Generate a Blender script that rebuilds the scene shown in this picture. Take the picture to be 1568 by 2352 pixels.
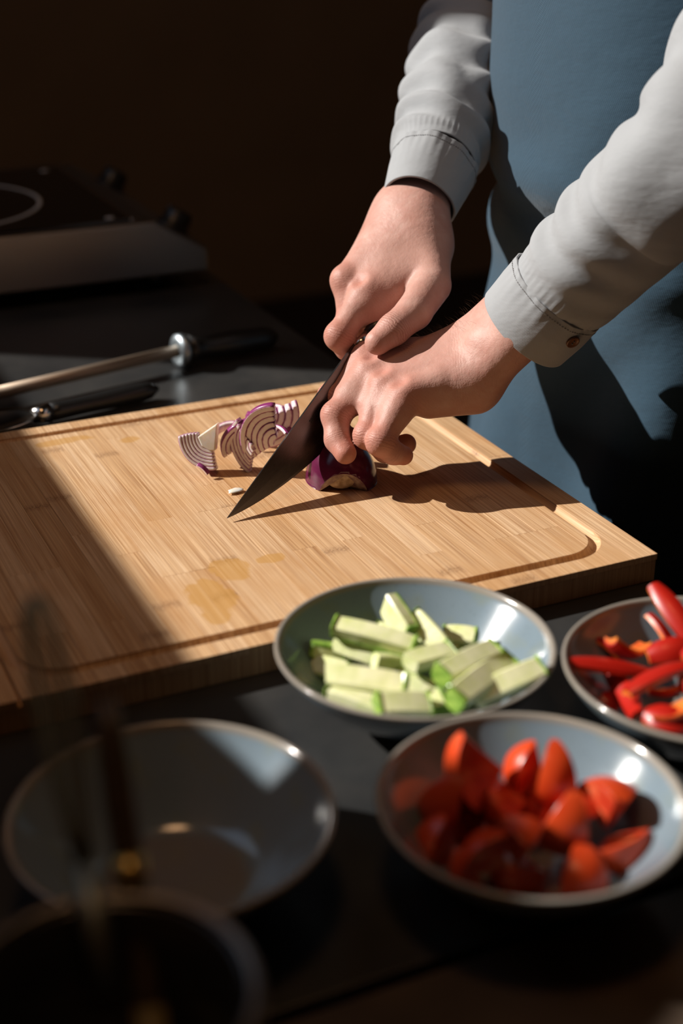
import bpy, bmesh, math, random
import numpy as np
from mathutils import Vector, Matrix, noise as mnoise

for o in list(bpy.data.objects): bpy.data.objects.remove(o)
C = bpy.context.scene.collection
random.seed(7)

# ------------------------------------------------------------------ camera
PITCH = math.atan((1176 + 335) / 3267.0)
YAW = math.radians(25)
CAM = np.array([0, 0, 0.5])
cd = bpy.data.cameras.new('camera'); cam = bpy.data.objects.new('camera', cd); C.objects.link(cam)
cd.sensor_fit = 'VERTICAL'; cd.sensor_height = 36; cd.lens = 3267 * 36 / 2352
cam.location = CAM; cam.rotation_euler = (math.pi / 2 - PITCH, 0, -YAW)
cd.clip_start = 0.02; cd.clip_end = 50
cd.dof.use_dof = True; cd.dof.focus_distance = 1.20; cd.dof.aperture_fstop = 2.9
bpy.context.scene.camera = cam

# ------------------------------------------------------------------ light
SAZ = math.radians(34); SEL = math.radians(34)
SUN = np.array([math.cos(SAZ) * math.cos(SEL), -math.sin(SAZ) * math.cos(SEL), -math.sin(SEL)])
sd = bpy.data.lights.new('sun', 'SUN'); sun = bpy.data.objects.new('sun', sd); C.objects.link(sun)
sd.energy = 6.8; sd.angle = math.radians(0.6); sd.color = (1.0, 0.94, 0.87)
sun.rotation_euler = Vector(SUN).to_track_quat('-Z', 'Y').to_euler(); sun.location = (-3, 4, 4)
w = bpy.data.worlds.new('world'); bpy.context.scene.world = w; w.use_nodes = True
bg = w.node_tree.nodes['Background']; bg.inputs[0].default_value = (0.55, 0.72, 1.0, 1); bg.inputs[1].default_value = .5
# weak warm fill light added overhead, no such source known
ld = bpy.data.lights.new('warm_fill_light', 'AREA'); warm_fill = bpy.data.objects.new('warm_fill_light', ld); C.objects.link(warm_fill)
ld.shape = 'DISK'; ld.size = 0.5; ld.energy = 6; ld.color = (1.0, 0.54, 0.25); warm_fill.location = (0.15, 0.75, 2.4)
# the window's sky light
pd = bpy.data.lights.new('window_sky_light', 'AREA'); pl = bpy.data.objects.new('window_sky_light', pd); C.objects.link(pl)
pd.shape = 'RECTANGLE'; pd.size = 1.1; pd.size_y = 1.1; pd.energy = 1.0; pd.color = (0.66, 0.82, 1.0)
vs = bpy.context.scene.view_settings
vs.view_transform = 'Standard'; vs.look = 'None'; vs.gamma = 1; vs.use_curve_mapping = False; vs.exposure = 0.0

# ------------------------------------------------------------------ helpers
_f = 3267.0
_F = np.array([0, math.cos(PITCH), -math.sin(PITCH)]); _U = np.array([0, math.sin(PITCH), math.cos(PITCH)]); _R = np.array([1., 0, 0])
_M = np.array([[math.cos(YAW), math.sin(YAW), 0], [-math.sin(YAW), math.cos(YAW), 0], [0, 0, 1]])
def ray(px, py):
    d = _M @ (_R * (px - 784) + _U * (1176 - py) + _F * _f); return d / np.linalg.norm(d)
def PD(px, py, D): return CAM + D * ray(px, py)              # world point at distance D
def PZ(px, py, z):                                            # world point at height z
    d = ray(px, py); return CAM + d * ((z - 0.5) / d[2])

def mat(name, color=(.5, .5, .5), rough=.5, metal=0, **kw):
    m = bpy.data.materials.new(name); m.use_nodes = True
    b = m.node_tree.nodes['Principled BSDF']
    b.inputs['Base Color'].default_value = (*color, 1); b.inputs['Roughness'].default_value = rough; b.inputs['Metallic'].default_value = metal
    for k, v in kw.items(): b.inputs[k.replace('_', ' ')].default_value = v
    return m
class NT:
    def __init__(s, m): s.t = m.node_tree; s.n = s.t.nodes; s.b = s.n['Principled BSDF']
    def add(s, typ, **props):
        n = s.n.new(typ)
        for k, v in props.items(): setattr(n, k, v)
        return n
    def link(s, a, b): s.t.links.new(a, b)
    def coord(s, which='Object', scale=(1, 1, 1), rot=(0, 0, 0)):
        tc = s.add('ShaderNodeTexCoord'); mp = s.add('ShaderNodeMapping'); mp.inputs['Scale'].default_value = scale; mp.inputs['Rotation'].default_value = rot
        s.link(tc.outputs[which], mp.inputs[0]); return mp.outputs[0]
    def noise(s, vec, scale=5, detail=3, rough=.5):
        n = s.add('ShaderNodeTexNoise'); n.inputs['Scale'].default_value = scale; n.inputs['Detail'].default_value = detail; n.inputs['Roughness'].default_value = rough
        if vec is not None: s.link(vec, n.inputs['Vector'])
        return n.outputs[0]
    def ramp(s, fac, stops):
        r = s.add('ShaderNodeValToRGB'); e = r.color_ramp.elements
        while len(e) > 2: e.remove(e[-1])
        for i, (p, c) in enumerate(stops):
            x = e[i] if i < 2 else e.new(p)
            x.position = p; x.color = (*c, 1) if len(c) == 3 else c
        s.link(fac, r.inputs[0]); return r.outputs[0]
    def math(s, op, a, b=None, c=None, clamp=False):
        n = s.add('ShaderNodeMath', operation=op, use_clamp=clamp)
        for i, v in enumerate((a, b, c)):
            if v is None: continue
            if isinstance(v, (int, float)): n.inputs[i].default_value = v
            else: s.link(v, n.inputs[i])
        return n.outputs[0]
    def mix(s, fac, a, b, blend='MIX'):
        n = s.add('ShaderNodeMix', data_type='RGBA', blend_type=blend)
        for sock, v in ((n.inputs[0], fac), (n.inputs[6], a), (n.inputs[7], b)):
            if isinstance(v, (int, float)): sock.default_value = v
            elif isinstance(v, tuple): sock.default_value = (*v, 1)
            else: s.link(v, sock)
        return n.outputs[2]
    def bump(s, h, strength=.3, dist=.001, prev=None):
        n = s.add('ShaderNodeBump'); n.inputs['Strength'].default_value = strength; n.inputs['Distance'].default_value = dist
        s.link(h, n.inputs['Height'])
        if prev is not None: s.link(prev, n.inputs['Normal'])
        return n.outputs[0]
    def set(s, **kw):
        for k, v in kw.items():
            k = k.replace('_', ' ')
            if isinstance(v, (int, float)): s.b.inputs[k].default_value = v
            elif isinstance(v, tuple): s.b.inputs[k].default_value = (*v, 1)
            else: s.link(v, s.b.inputs[k])
    def sep(s, v):
        n = s.add('ShaderNodeSeparateXYZ'); s.link(v, n.inputs[0]); return n.outputs

def mesh_obj(name, verts, faces, m, parent=None, smooth=False, mats=None, fm=None):
    me = bpy.data.meshes.new(name)
    me.from_pydata([tuple(map(float, v)) for v in verts], [], [tuple(map(int, f)) for f in faces]); me.update()
    for mm in (mats or [m]): me.materials.append(mm)
    if fm is not None: me.polygons.foreach_set('material_index', fm)
    if smooth: me.polygons.foreach_set('use_smooth', [True] * len(me.polygons))
    o = bpy.data.objects.new(name, me); C.objects.link(o)
    if parent: o.parent = parent
    return o
def bm_obj(name, bm, m, parent=None, smooth=False, mats=None):
    me = bpy.data.meshes.new(name); bmesh.ops.recalc_face_normals(bm, faces=bm.faces); bm.to_mesh(me); bm.free()
    for mm in (mats or [m]): me.materials.append(mm)
    if smooth: me.polygons.foreach_set('use_smooth', [True] * len(me.polygons))
    o = bpy.data.objects.new(name, me); C.objects.link(o)
    if parent: o.parent = parent
    return o
def empty(name, loc=(0, 0, 0), rot=(0, 0, 0)):
    o = bpy.data.objects.new(name, None); C.objects.link(o); o.location = tuple(map(float, loc)); o.rotation_euler = rot; o.empty_display_size = .02; return o
def tag(o, label, cat, group=None):
    o['label'] = label; o['category'] = cat
    if group: o['group'] = group
    return o
def struct(o): o['kind'] = 'structure'; return o
def box_bm(lo, hi, bevel=0, seg=2, bm=None):
    bm = bm or bmesh.new(); g = bmesh.ops.create_cube(bm, size=1)
    for v in g['verts']: v.co = Vector([lo[i] + (v.co[i] + .5) * (hi[i] - lo[i]) for i in range(3)])
    if bevel:
        es = {e for v in g['verts'] for e in v.link_edges}
        bmesh.ops.bevel(bm, geom=list(es), offset=bevel, segments=seg, affect='EDGES', profile=.6)
    return bm
def lathe(name, prof, m, parent=None, n=96, smooth=True, closed=False):
    V = []; Fc = []
    for r, z in prof:
        for k in range(n): a = 2 * math.pi * k / n; V.append((r * math.cos(a), r * math.sin(a), z))
    R = len(prof)
    for i in range(R - 1 + (1 if closed else 0)):
        j = (i + 1) % R
        for k in range(n): k2 = (k + 1) % n; Fc.append((i * n + k, i * n + k2, j * n + k2, j * n + k))
    if not closed:
        for i, rev in ((0, True), (R - 1, False)):
            if prof[i][0] > 1e-6:
                ring = [i * n + k for k in range(n)]; Fc.append(ring[::-1] if rev else ring)
    return mesh_obj(name, V, Fc, m, parent, smooth)
def catmull(P, n):
    P = [np.array(p, float) for p in P]; P = [2 * P[0] - P[1]] + P + [2 * P[-1] - P[-2]]
    out = []; segs = len(P) - 3
    for i in range(n):
        t = i / (n - 1) * segs; k = min(int(t), segs - 1); t -= k
        a, b, c, d = P[k:k + 4]
        out.append(.5 * (2 * b + (c - a) * t + (2 * a - 5 * b + 4 * c - d) * t * t + (-a + 3 * b - 3 * c + d) * t ** 3))
    return np.array(out)
def frames(pts, up=(0, 0, 1)):
    T = np.gradient(pts, axis=0); T /= np.linalg.norm(T, axis=1)[:, None]
    N = []; u = np.array(up, float)
    for t in T:
        u = u - (u @ t) * t; u /= np.linalg.norm(u); N.append(u.copy())
    N = np.array(N); return T, N, np.cross(T, N)
def tube(name, pts, rad, m, parent=None, n=16, up=(0, 0, 1), sx=1, caps=True, smooth=True):
    pts = np.array(pts, float); T, N, B = frames(pts, up); rad = np.broadcast_to(rad, (len(pts),))
    a = np.linspace(0, 2 * np.pi, n, endpoint=False)
    V = (pts[:, None] + rad[:, None, None] * (np.cos(a)[None, :, None] * N[:, None] + sx * np.sin(a)[None, :, None] * B[:, None])).reshape(-1, 3)
    Fc = []
    for i in range(len(pts) - 1):
        for k in range(n): k2 = (k + 1) % n; Fc.append((i * n + k, i * n + k2, (i + 1) * n + k2, (i + 1) * n + k))
    if caps: Fc.append([k for k in range(n)][::-1]); Fc.append([(len(pts) - 1) * n + k for k in range(n)])
    return mesh_obj(name, V, Fc, m, parent, smooth)
def look(o, X, Y, Z, loc):
    M = Matrix((Vector(X), Vector(Y), Vector(Z))).transposed().to_4x4(); M.translation = Vector(loc); o.matrix_world = M

# ------------------------------------------------------------------ materials
def room_mat(name, c):
    m = mat(name, c, .85); t = NT(m); n = t.noise(t.coord('Object', (1, 1, 1)), 3, 4)
    t.set(Base_Color=t.mix(n, tuple(x * .8 for x in c), tuple(x * 1.2 for x in c))); return m
M_wall = room_mat('dark_brown_plaster', (.34, .215, .11)); M_floor = room_mat('dark_floor', (.05, .035, .025)); M_ceil = room_mat('ceiling_paint', (.10, .075, .055))
M_frame = mat('window_frame_paint', (.1, .09, .08), .5)

def counter_mat():
    m = mat('black_stone'); t = NT(m); co = t.coord('Object')
    n = t.noise(co, 9, 6, .6); n2 = t.noise(t.coord('Object', (1, 14, 1)), 60, 4, .6)
    col = t.ramp(n, [(.3, (.018, .020, .022)), (.7, (.045, .044, .042))])
    t.set(Base_Color=col, Roughness=t.math('MULTIPLY_ADD', n, .22, .2), Normal=t.bump(n2, .12, .0008)); return m
M_counter = counter_mat()
M_slab2 = mat('brown_stone', (.045, .030, .020), .35); t = NT(M_slab2); n = t.noise(t.coord('Object'), 14, 6); t.set(Base_Color=t.ramp(n, [(.3, (.05, .036, .026)), (.7, (.10, .072, .052))]))

def bamboo():
    # object color: r = tone, g = node position along the strip (0..1 over 0.5 m), b = seed
    m = mat('bamboo'); t = NT(m); oi = t.add('ShaderNodeObjectInfo')
    sc = t.add('ShaderNodeSeparateColor'); t.link(oi.outputs['Color'], sc.inputs[0]); tone, node, seed = sc.outputs
    geo = t.add('ShaderNodeNewGeometry'); X, Y, Z = t.sep(geo.outputs['Position'])
    off = t.math('MULTIPLY', seed, 37.0)
    def vec(x, y, z):
        n = t.add('ShaderNodeCombineXYZ')
        for i, v in enumerate((x, y, z)):
            if isinstance(v, (int, float)): n.inputs[i].default_value = v
            else: t.link(v, n.inputs[i])
        return n.outputs[0]
    yo = t.math('ADD', Y, off)
    fib = t.noise(vec(t.math('MULTIPLY', X, 780), t.math('MULTIPLY', yo, 7), Z), 1, 3, .6)
    fib2 = t.noise(vec(t.math('MULTIPLY', X, 260), t.math('MULTIPLY', yo, 5), Z), 1, 2, .6)
    blot = t.noise(vec(t.math('MULTIPLY', X, 26), t.math('MULTIPLY', yo, 9), Z), 1, 4, .6)
    light = t.mix(tone, (.60, .355, .165), (.78, .545, .325))
    dark = t.mix(tone, (.27, .115, .036), (.36, .175, .066))
    k = t.math('MULTIPLY_ADD', fib, 3.0, -1.0, clamp=True); c = t.mix(k, dark, light)
    k2 = t.math('MULTIPLY_ADD', fib2, 2.2, -.62, clamp=True); c = t.mix(t.math('MULTIPLY', k2, .40), c, t.mix(tone, (.76, .52, .30), (.88, .70, .50)))
    kb = t.math('MULTIPLY_ADD', blot, 3.6, -1.9, clamp=True); c = t.mix(t.math('MULTIPLY', kb, .55), c, (.42, .20, .07))
    big = t.noise(vec(t.math('MULTIPLY', X, 9), t.math('MULTIPLY', Y, 7), 0), 1, 3, .6); c = t.mix(t.math('MULTIPLY_ADD', big, 2.4, -1.15, clamp=True), c, (.52, .28, .115))
    # bamboo culm nodes: short dark speckled bands across the strip
    yn = t.math('ADD', t.math('MULTIPLY', node, .5), .80)
    wob = t.noise(vec(t.math('MULTIPLY', X, 300), seed, 0), 1, 2)
    dy = t.math('ABSOLUTE', t.math('ADD', t.math('SUBTRACT', Y, yn), t.math('MULTIPLY_ADD', wob, .012, -.006)))
    band = t.math('SUBTRACT', 1.0, t.math('MULTIPLY', dy, 120), clamp=True)
    spk = t.noise(vec(t.math('MULTIPLY', X, 700), t.math('MULTIPLY', Y, 500), 0), 1, 3, .7)
    kn = t.math('MULTIPLY', band, t.math('MULTIPLY_ADD', spk, 3.2, -1.2, clamp=True), clamp=True); c = t.mix(t.math('MULTIPLY', kn, .95), c, (.16, .07, .03))
    # soaked-in wet stains
    st = None
    for (sx, sy, rx, ry) in ((.287, 1.234, .030, .008), (.345, 1.211, .011, .008), (.305, .885, .020, .030), (.335, .922, .016, .022), (.300, .855, .010, .014), (.372, .925, .012, .008)):
        nn = t.noise(vec(t.math('MULTIPLY', X, 60), t.math('MULTIPLY', Y, 60), 0), 1, 3, .6)
        ex = t.math('POWER', t.math('DIVIDE', t.math('SUBTRACT', X, sx), rx), 2.0); ey = t.math('POWER', t.math('DIVIDE', t.math('SUBTRACT', Y, sy), ry), 2.0)
        d = t.math('ADD', t.math('ADD', ex, ey), t.math('MULTIPLY_ADD', nn, 2.6, -1.3)); v = t.math('MULTIPLY_ADD', d, -3.5, 3.5, clamp=True)
        st = v if st is None else t.math('MAXIMUM', st, v)
    c = t.mix(t.math('MULTIPLY', st, .62), c, (.50, .26, .06))
    h = t.math('ADD', t.math('MULTIPLY', fib, .7), t.math('MULTIPLY', spk, .3))
    t.set(Base_Color=c, Roughness=t.math('MULTIPLY_ADD', fib, .15, .44), Normal=t.bump(h, .45, .0006)); t.b.inputs['Specular IOR Level'].default_value = .35
    return m
M_bamboo = bamboo()

def glaze(name, a, b, c):
    m = mat(name, rough=.13); t = NT(m); co = t.coord('Object')
    n = t.noise(co, 16, 5, .6); sp = t.noise(co, 420, 2, .5); n3 = t.noise(co, 45, 3)
    x, y, z = t.sep(co); rim = t.math('MULTIPLY_ADD', z, 500, -25.2, clamp=True)
    col = t.mix(n, a, b); col = t.mix(t.math('MULTIPLY_ADD', sp, 7, -4.6, clamp=True), col, tuple(v * .55 for v in a)); col = t.mix(t.math('MULTIPLY_ADD', n3, 3, -1.6, clamp=True), col, c)
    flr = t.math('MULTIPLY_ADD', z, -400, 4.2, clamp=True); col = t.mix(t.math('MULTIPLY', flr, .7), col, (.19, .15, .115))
    col = t.mix(t.math('MULTIPLY', rim, .75), col, (.31, .26, .20)); t.set(Base_Color=col, Roughness=.16, Normal=t.bump(n3, .08, .001)); t.b.inputs['Coat Weight'].default_value = .6; t.b.inputs['Coat Roughness'].default_value = .08
    return m
M_glaze = glaze('blue_grey_glaze', (.15, .205, .25), (.20, .26, .30), (.20, .235, .19))

M_blacksteel = mat('dark_knife_steel', (.11, .10, .10), .24, 1.0); t = NT(M_blacksteel)
n = t.noise(t.coord('Object', (4, 1, 160)), 30, 3); t.set(Roughness=t.math('MULTIPLY_ADD', n, .16, .2), Normal=t.bump(n, .05, .0002))
M_bolster = mat('polished_steel', (.6, .58, .56), .18, 1.0)
M_handle = mat('black_handle', (.012, .012, .012), .35)
M_print = mat('blade_print', (.01, .01, .01), .6)
M_steel = mat('brushed_steel', (.33, .31, .29), .38, 1.0); t = NT(M_steel); n = t.noise(t.coord('Object', (2, 200, 200)), 3, 3); t.set(Roughness=t.math('MULTIPLY_ADD', n, .15, .3), Normal=t.bump(n, .05, .0003))
M_glass_black = mat('black_glass', (.006, .006, .006), .12)
M_mark = mat('hob_marking', (.6, .58, .55), .5)
M_rod = mat('honing_rod_steel', (.42, .33, .25), .55, .8); t = NT(M_rod); n = t.noise(t.coord('Object', (4, 300, 300)), 4, 2); t.set(Normal=t.bump(n, .3, .0005))
M_chrome = mat('collar_steel', (.40, .46, .50), .4, 1.0)
M_pot = mat('black_enamel', (.012, .013, .014), .22)
M_darkwood = mat('dark_wood', (.035, .022, .012), .5); t = NT(M_darkwood); n = t.noise(t.coord('Object', (60, 60, 4)), 6, 4); t.set(Base_Color=t.ramp(n, [(.3, (.02, .012, .006)), (.7, (.06, .036, .016))]))
M_brass = mat('brass_ferrule', (.50, .36, .12), .35, 1.0)
M_wire = mat('tinned_wire', (.20, .22, .19), .45, .8)
M_ochre = mat('ochre_wood', (.16, .12, .035), .5)

def skin():
    m = mat('skin'); t = NT(m); co = t.coord('Object')
    n = t.noise(co, 45, 4, .6); n2 = t.noise(co, 150, 3, .6); n3 = t.noise(co, 900, 3, .6); n4 = t.noise(co, 16, 2)
    at = t.add('ShaderNodeAttribute', attribute_name='red')
    c = t.mix(t.math('MULTIPLY_ADD', n, 2.8, -.9, clamp=True), (.41, .20, .155), (.55, .345, .29)); c = t.mix(t.math('MULTIPLY_ADD', n2, 2.0, -.75, clamp=True), c, (.48, .235, .19)); c = t.mix(t.math('MULTIPLY_ADD', n4, 2.5, -.9, clamp=True), c, (.47, .265, .215))
    c = t.mix(t.math('MULTIPLY', at.outputs['Fac'], .65), c, (.46, .16, .11))
    vo = t.add('ShaderNodeTexVoronoi', feature='DISTANCE_TO_EDGE'); vo.inputs['Scale'].default_value = 620; t.link(co, vo.inputs['Vector'])
    h = t.math('ADD', t.math('MULTIPLY', n3, .6), t.math('MULTIPLY', vo.outputs['Distance'], .9))
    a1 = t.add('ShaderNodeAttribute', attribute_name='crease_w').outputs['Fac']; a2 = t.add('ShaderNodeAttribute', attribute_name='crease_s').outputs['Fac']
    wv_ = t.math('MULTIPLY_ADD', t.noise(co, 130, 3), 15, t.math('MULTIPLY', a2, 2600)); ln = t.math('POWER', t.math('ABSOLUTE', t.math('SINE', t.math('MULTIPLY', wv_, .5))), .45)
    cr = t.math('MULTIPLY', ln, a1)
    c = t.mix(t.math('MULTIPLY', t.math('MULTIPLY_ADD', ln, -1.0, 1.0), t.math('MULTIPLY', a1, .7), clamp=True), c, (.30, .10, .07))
    b0 = t.bump(cr, .4, .0006); b1 = t.bump(h, .25, .0004, b0); b2 = t.bump(n2, .30, .0018, b1)
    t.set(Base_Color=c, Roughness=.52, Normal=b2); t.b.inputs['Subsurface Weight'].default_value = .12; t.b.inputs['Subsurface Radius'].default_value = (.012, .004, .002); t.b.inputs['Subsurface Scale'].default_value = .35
    t.b.inputs['Specular IOR Level'].default_value = .34
    return m
M_skin = skin(); M_nail = mat('fingernail', (.58, .34, .27), .28); M_hair = mat('arm_hair', (.10, .055, .03), .5)

def cloth(name, c1, c2, scale, bs=.35, fine=1.0):
    m = mat(name, rough=.9); t = NT(m)
    uv = t.add('ShaderNodeUVMap'); mp = t.add('ShaderNodeMapping'); mp.inputs['Scale'].default_value = (scale, scale, 1); t.link(uv.outputs[0], mp.inputs[0])
    x, y, z = t.sep(mp.outputs[0])
    tw = t.math('SINE', t.math('ADD', x, y)); tw2 = t.math('SINE', t.math('SUBTRACT', x, t.math('MULTIPLY', y, .33)))
    n = t.noise(mp.outputs[0], .8, 3, .7); n2 = t.noise(t.coord('Object'), 12, 4)
    h = t.math('ADD', t.math('MULTIPLY', tw, .5), t.math('ADD', t.math('MULTIPLY', tw2, .25), n))
    k = t.math('MULTIPLY_ADD', h, .42 * fine, .15, clamp=True); col = t.mix(k, c1, c2); col = t.mix(t.math('MULTIPLY', n2, .25), col, c1)
    wr = t.noise(t.coord('Object', (1, 1, 2.2)), 26, 3, .55)
    b0 = t.bump(wr, .25, .006)
    t.set(Base_Color=col, Normal=t.bump(h, bs, .0004, b0)); t.b.inputs['Sheen Weight'].default_value = .15; t.b.inputs['Specular IOR Level'].default_value = .25
    return m
M_shirt = cloth('grey_shirt_cotton', (.27, .29, .31), (.445, .455, .465), 5200, .18, .7)
M_apron = cloth('blue_denim_apron', (.016, .042, .070), (.056, .116, .168), 3400, .22, .65)
M_trouser = cloth('dark_trousers', (.012, .015, .02), (.02, .025, .032), 3000)
M_thread = mat('stitching', (.16, .16, .16), .8)
M_button = mat('brown_button', (.16, .07, .03), .3)
M_inner = mat('sleeve_lining', (.2, .21, .22), .9)

# onion
def onion_mat():
    m = mat('red_onion_flesh', rough=.3); t = NT(m); co = t.coord('Object'); x, y, z = t.sep(co)
    at = t.add('ShaderNodeAttribute', attribute_name='edge'); n = t.noise(co, 300, 3)
    k = t.math('ADD', at.outputs['Fac'], t.math('MULTIPLY_ADD', n, .5, -.25)); c = t.ramp(k, [(.30, (.84, .76, .74)), (.52, (.62, .36, .48)), (.78, (.24, .035, .15))])
    t.set(Base_Color=c); t.b.inputs['Subsurface Weight'].default_value = .15; t.b.inputs['Subsurface Radius'].default_value = (.003, .002, .002)
    return m
M_onion = onion_mat()
M_onionskin = mat('red_onion_skin', (.13, .012, .055), .2); t = NT(M_onionskin); co = t.coord('Object', (240, 20, 240)); n = t.noise(co, 1, 3); n2 = t.noise(t.coord('Object'), 60, 3)
t.set(Base_Color=t.mix(n, (.045, .004, .020), (.13, .012, .055)), Normal=t.bump(n, .2, .0006), Roughness=.2)
M_onionwhite = mat('onion_white', (.80, .74, .66), .35, Subsurface_Weight=.2); t = NT(M_onionwhite); n = t.noise(t.coord('Object'), 90, 3); t.set(Base_Color=t.ramp(n, [(.35, (.82, .72, .58)), (.65, (.86, .84, .80))]))
M_oniontan = mat('onion_root_end', (.62, .45, .28), .4); t = NT(M_oniontan); n = t.noise(t.coord('Object'), 260, 3); t.set(Base_Color=t.ramp(n, [(.3, (.42, .27, .14)), (.7, (.72, .56, .38))]))
M_onioncut = mat('onion_cut_end', (.34, .22, .17), .4); t = NT(M_onioncut); n = t.noise(t.coord('Object'), 200, 3); t.set(Base_Color=t.ramp(n, [(.3, (.20, .09, .10)), (.7, (.48, .36, .27))]))  # cut face toned darker, its shade put into the colour
# vegetables
M_zflesh = mat('zucchini_flesh', (.80, .80, .52), .34); t = NT(M_zflesh); n = t.noise(t.coord('Object'), 70, 4); t.set(Base_Color=t.ramp(n, [(.3, (.60, .66, .26)), (.65, (.80, .81, .50))]), Normal=t.bump(n, .2, .001)); t.b.inputs['Subsurface Weight'].default_value = .2; t.b.inputs['Subsurface Radius'].default_value = (.006, .006, .002)
M_zskin = mat('zucchini_skin', (.20, .35, .045), .25); t = NT(M_zskin); n = t.noise(t.coord('Object'), 160, 4); t.set(Base_Color=t.ramp(n, [(.3, (.12, .25, .03)), (.7, (.36, .52, .10))]))
M_pskin = mat('red_pepper_skin', (.40, .010, .004), .38); M_pskin.node_tree.nodes['Principled BSDF'].inputs['Coat Weight'].default_value = .08
M_pflesh = mat('red_pepper_flesh', (.80, .13, .03), .35, Subsurface_Weight=.2); t = NT(M_pflesh); n = t.noise(t.coord('Object'), 60, 3); t.set(Base_Color=t.ramp(n, [(.35, (.60, .045, .012)), (.7, (.85, .24, .035))]))
M_tskin = mat('tomato_skin', (.66, .045, .012), .3); t = NT(M_tskin); n = t.noise(t.coord('Object'), 40, 2); t.set(Base_Color=t.mix(n, (.50, .026, .007), (.66, .085, .016)))
M_tflesh = mat('tomato_flesh', (.70, .13, .06), .25, Subsurface_Weight=.25); t = NT(M_tflesh); n = t.noise(t.coord('Object'), 110, 4); t.set(Base_Color=t.ramp(n, [(.3, (.42, .022, .010)), (.55, (.58, .07, .025)), (.78, (.75, .24, .11))]), Normal=t.bump(n, .4, .0015)); t.b.inputs['Subsurface Radius'].default_value = (.008, .003, .001)

# ------------------------------------------------------------------ room
XW = -0.55; FZ = -0.92; CZ = 2.7
tl = math.tan(SAZ); sill = (0.263 - XW) / math.cos(SAZ) * math.tan(SEL)
yj0 = 0.655 - XW * tl; yj1 = 1.86 - XW * tl; ztop = 2.45
def room_box(name, lo, hi, m): return struct(bm_obj(name, box_bm(lo, hi), m))
room_box('floor', (XW - .1, -2.0, FZ - .05), (3.0, 4.6, FZ), M_floor)
room_box('ceiling', (XW - .1, -2.0, CZ), (3.0, 4.6, CZ + .05), M_ceil)
room_box('wall_back', (XW - .1, 4.5, FZ), (3.0, 4.6, CZ), M_wall)
room_box('wall_right', (2.9, -2.0, FZ), (3.0, 4.5, CZ), M_wall)
room_box('wall_front', (XW - .1, -2.1, FZ), (3.0, -2.0, CZ), M_wall)
bm = bmesh.new()
for lo, hi in (((XW - .1, -2.0, FZ), (XW, 4.5, sill)), ((XW - .1, -2.0, ztop), (XW, 4.5, CZ)), ((XW - .1, -2.0, sill), (XW, yj0, ztop)), ((XW - .1, yj1, sill), (XW, 4.5, ztop))): box_bm(lo, hi, bm=bm)
struct(bm_obj('wall_left', bm, M_wall))
wf = struct(empty('window_1', (XW - .05, (yj0 + yj1) / 2, sill)))
for nm, lo, hi in (('window_frame', (-.02, -(yj1 - yj0) / 2, 0 - .03), (.02, (yj1 - yj0) / 2, 0 - .001)), ('window_frame', (-.02, -(yj1 - yj0) / 2, ztop - sill - .03), (.02, (yj1 - yj0) / 2, ztop - sill))):
    bm_obj(nm, box_bm(lo, hi), M_frame, wf)
pl.location = (XW + .0, (yj0 + yj1) / 2, (sill + ztop) / 2); pl.rotation_euler = (0, -math.pi / 2, 0)
pd.size = ztop - sill; pd.size_y = yj1 - yj0

y_pl = .822 - XW * tl; hw_ = (y_pl - yj0) / 2  # unseen blocker added on the sill to shade the empty bowl
fp = empty('sun_blocker', (XW - .03, (y_pl + yj0) / 2, sill)); tag(fp, 'added unseen sun blocker on the sill of the high window', 'sun_blocker')
lathe('blocker_body', [(.0001, 0), (hw_ * .86, 0), (hw_ * .98, .045), (hw_, .046), (hw_, .062), (hw_ * .9, .062), (hw_ * .88, .05), (.0001, .05)], M_slab2, fp, 48)
# ------------------------------------------------------------------ worktop
ZT = -0.024
ct = bm_obj('countertop', box_bm((XW + .02, .502, ZT - .04), (.648, 2.60, ZT), .002), M_counter); tag(ct, 'black stone countertop under the cutting board and bowls', 'countertop')
c2 = bm_obj('countertop', box_bm((XW + .02, -.35, ZT - .04), (.95, .4955, ZT - .001), .002), M_slab2); tag(c2, 'dark brown countertop slab in the near corner, beyond the dark joint', 'countertop')
cb = empty('kitchen_cabinet', (0, 1.5, FZ)); tag(cb, 'dark base cabinet under the black countertop', 'cabinet')
bm_obj('carcass', box_bm((XW + .03, -.98, .08), (.62, 1.08, ZT - .04 - FZ)), M_wall, cb)
bm_obj('plinth', box_bm((XW + .03, -.98, 0), (.57, 1.08, .08)), M_wall, cb)

# ------------------------------------------------------------------ cutting board (x across the grain, y along it)
BX0, BX1, BY0, BY1 = .110, .6495, .8040, 1.2795
GW = .0100; g0 = (.150 - .0, .8265, .6275 - .005, 1.2570)   # groove centre line: x0, y0, x1, y1
GR = .036
def rr_range(x, x0, y0, x1, y1, r):
    if x <= x0 or x >= x1: return None
    dx = max(0, x0 + r - x, x - (x1 - r)); k = r - math.sqrt(max(0, r * r - dx * dx)); return y0 + k, y1 - k
def inner(x): return rr_range(x, g0[0] + GW / 2, g0[1] + GW / 2, g0[2] - GW / 2, g0[3] - GW / 2, GR - GW / 2)
def outer(x): return rr_range(x, g0[0] - GW / 2, g0[1] - GW / 2, g0[2] + GW / 2, g0[3] + GW / 2, GR + GW / 2)
board = empty('cutting_board', ((BX0 + BX1) / 2, (BY0 + BY1) / 2, ZT)); tag(board, 'large bamboo cutting board with a juice groove, on the black countertop', 'cutting board')
bo = np.array(board.location)
core = bm_obj('core', box_bm((BX0 - bo[0] + .0004, BY0 - bo[1] + .0004, 0), (BX1 - bo[0] - .0004, BY1 - bo[1] - .0004, -ZT - .0052), .001), M_bamboo, board); core.color = (.25, .3, .4, 1)
NS = 25; sw = (BX1 - BX0) / NS
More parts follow.
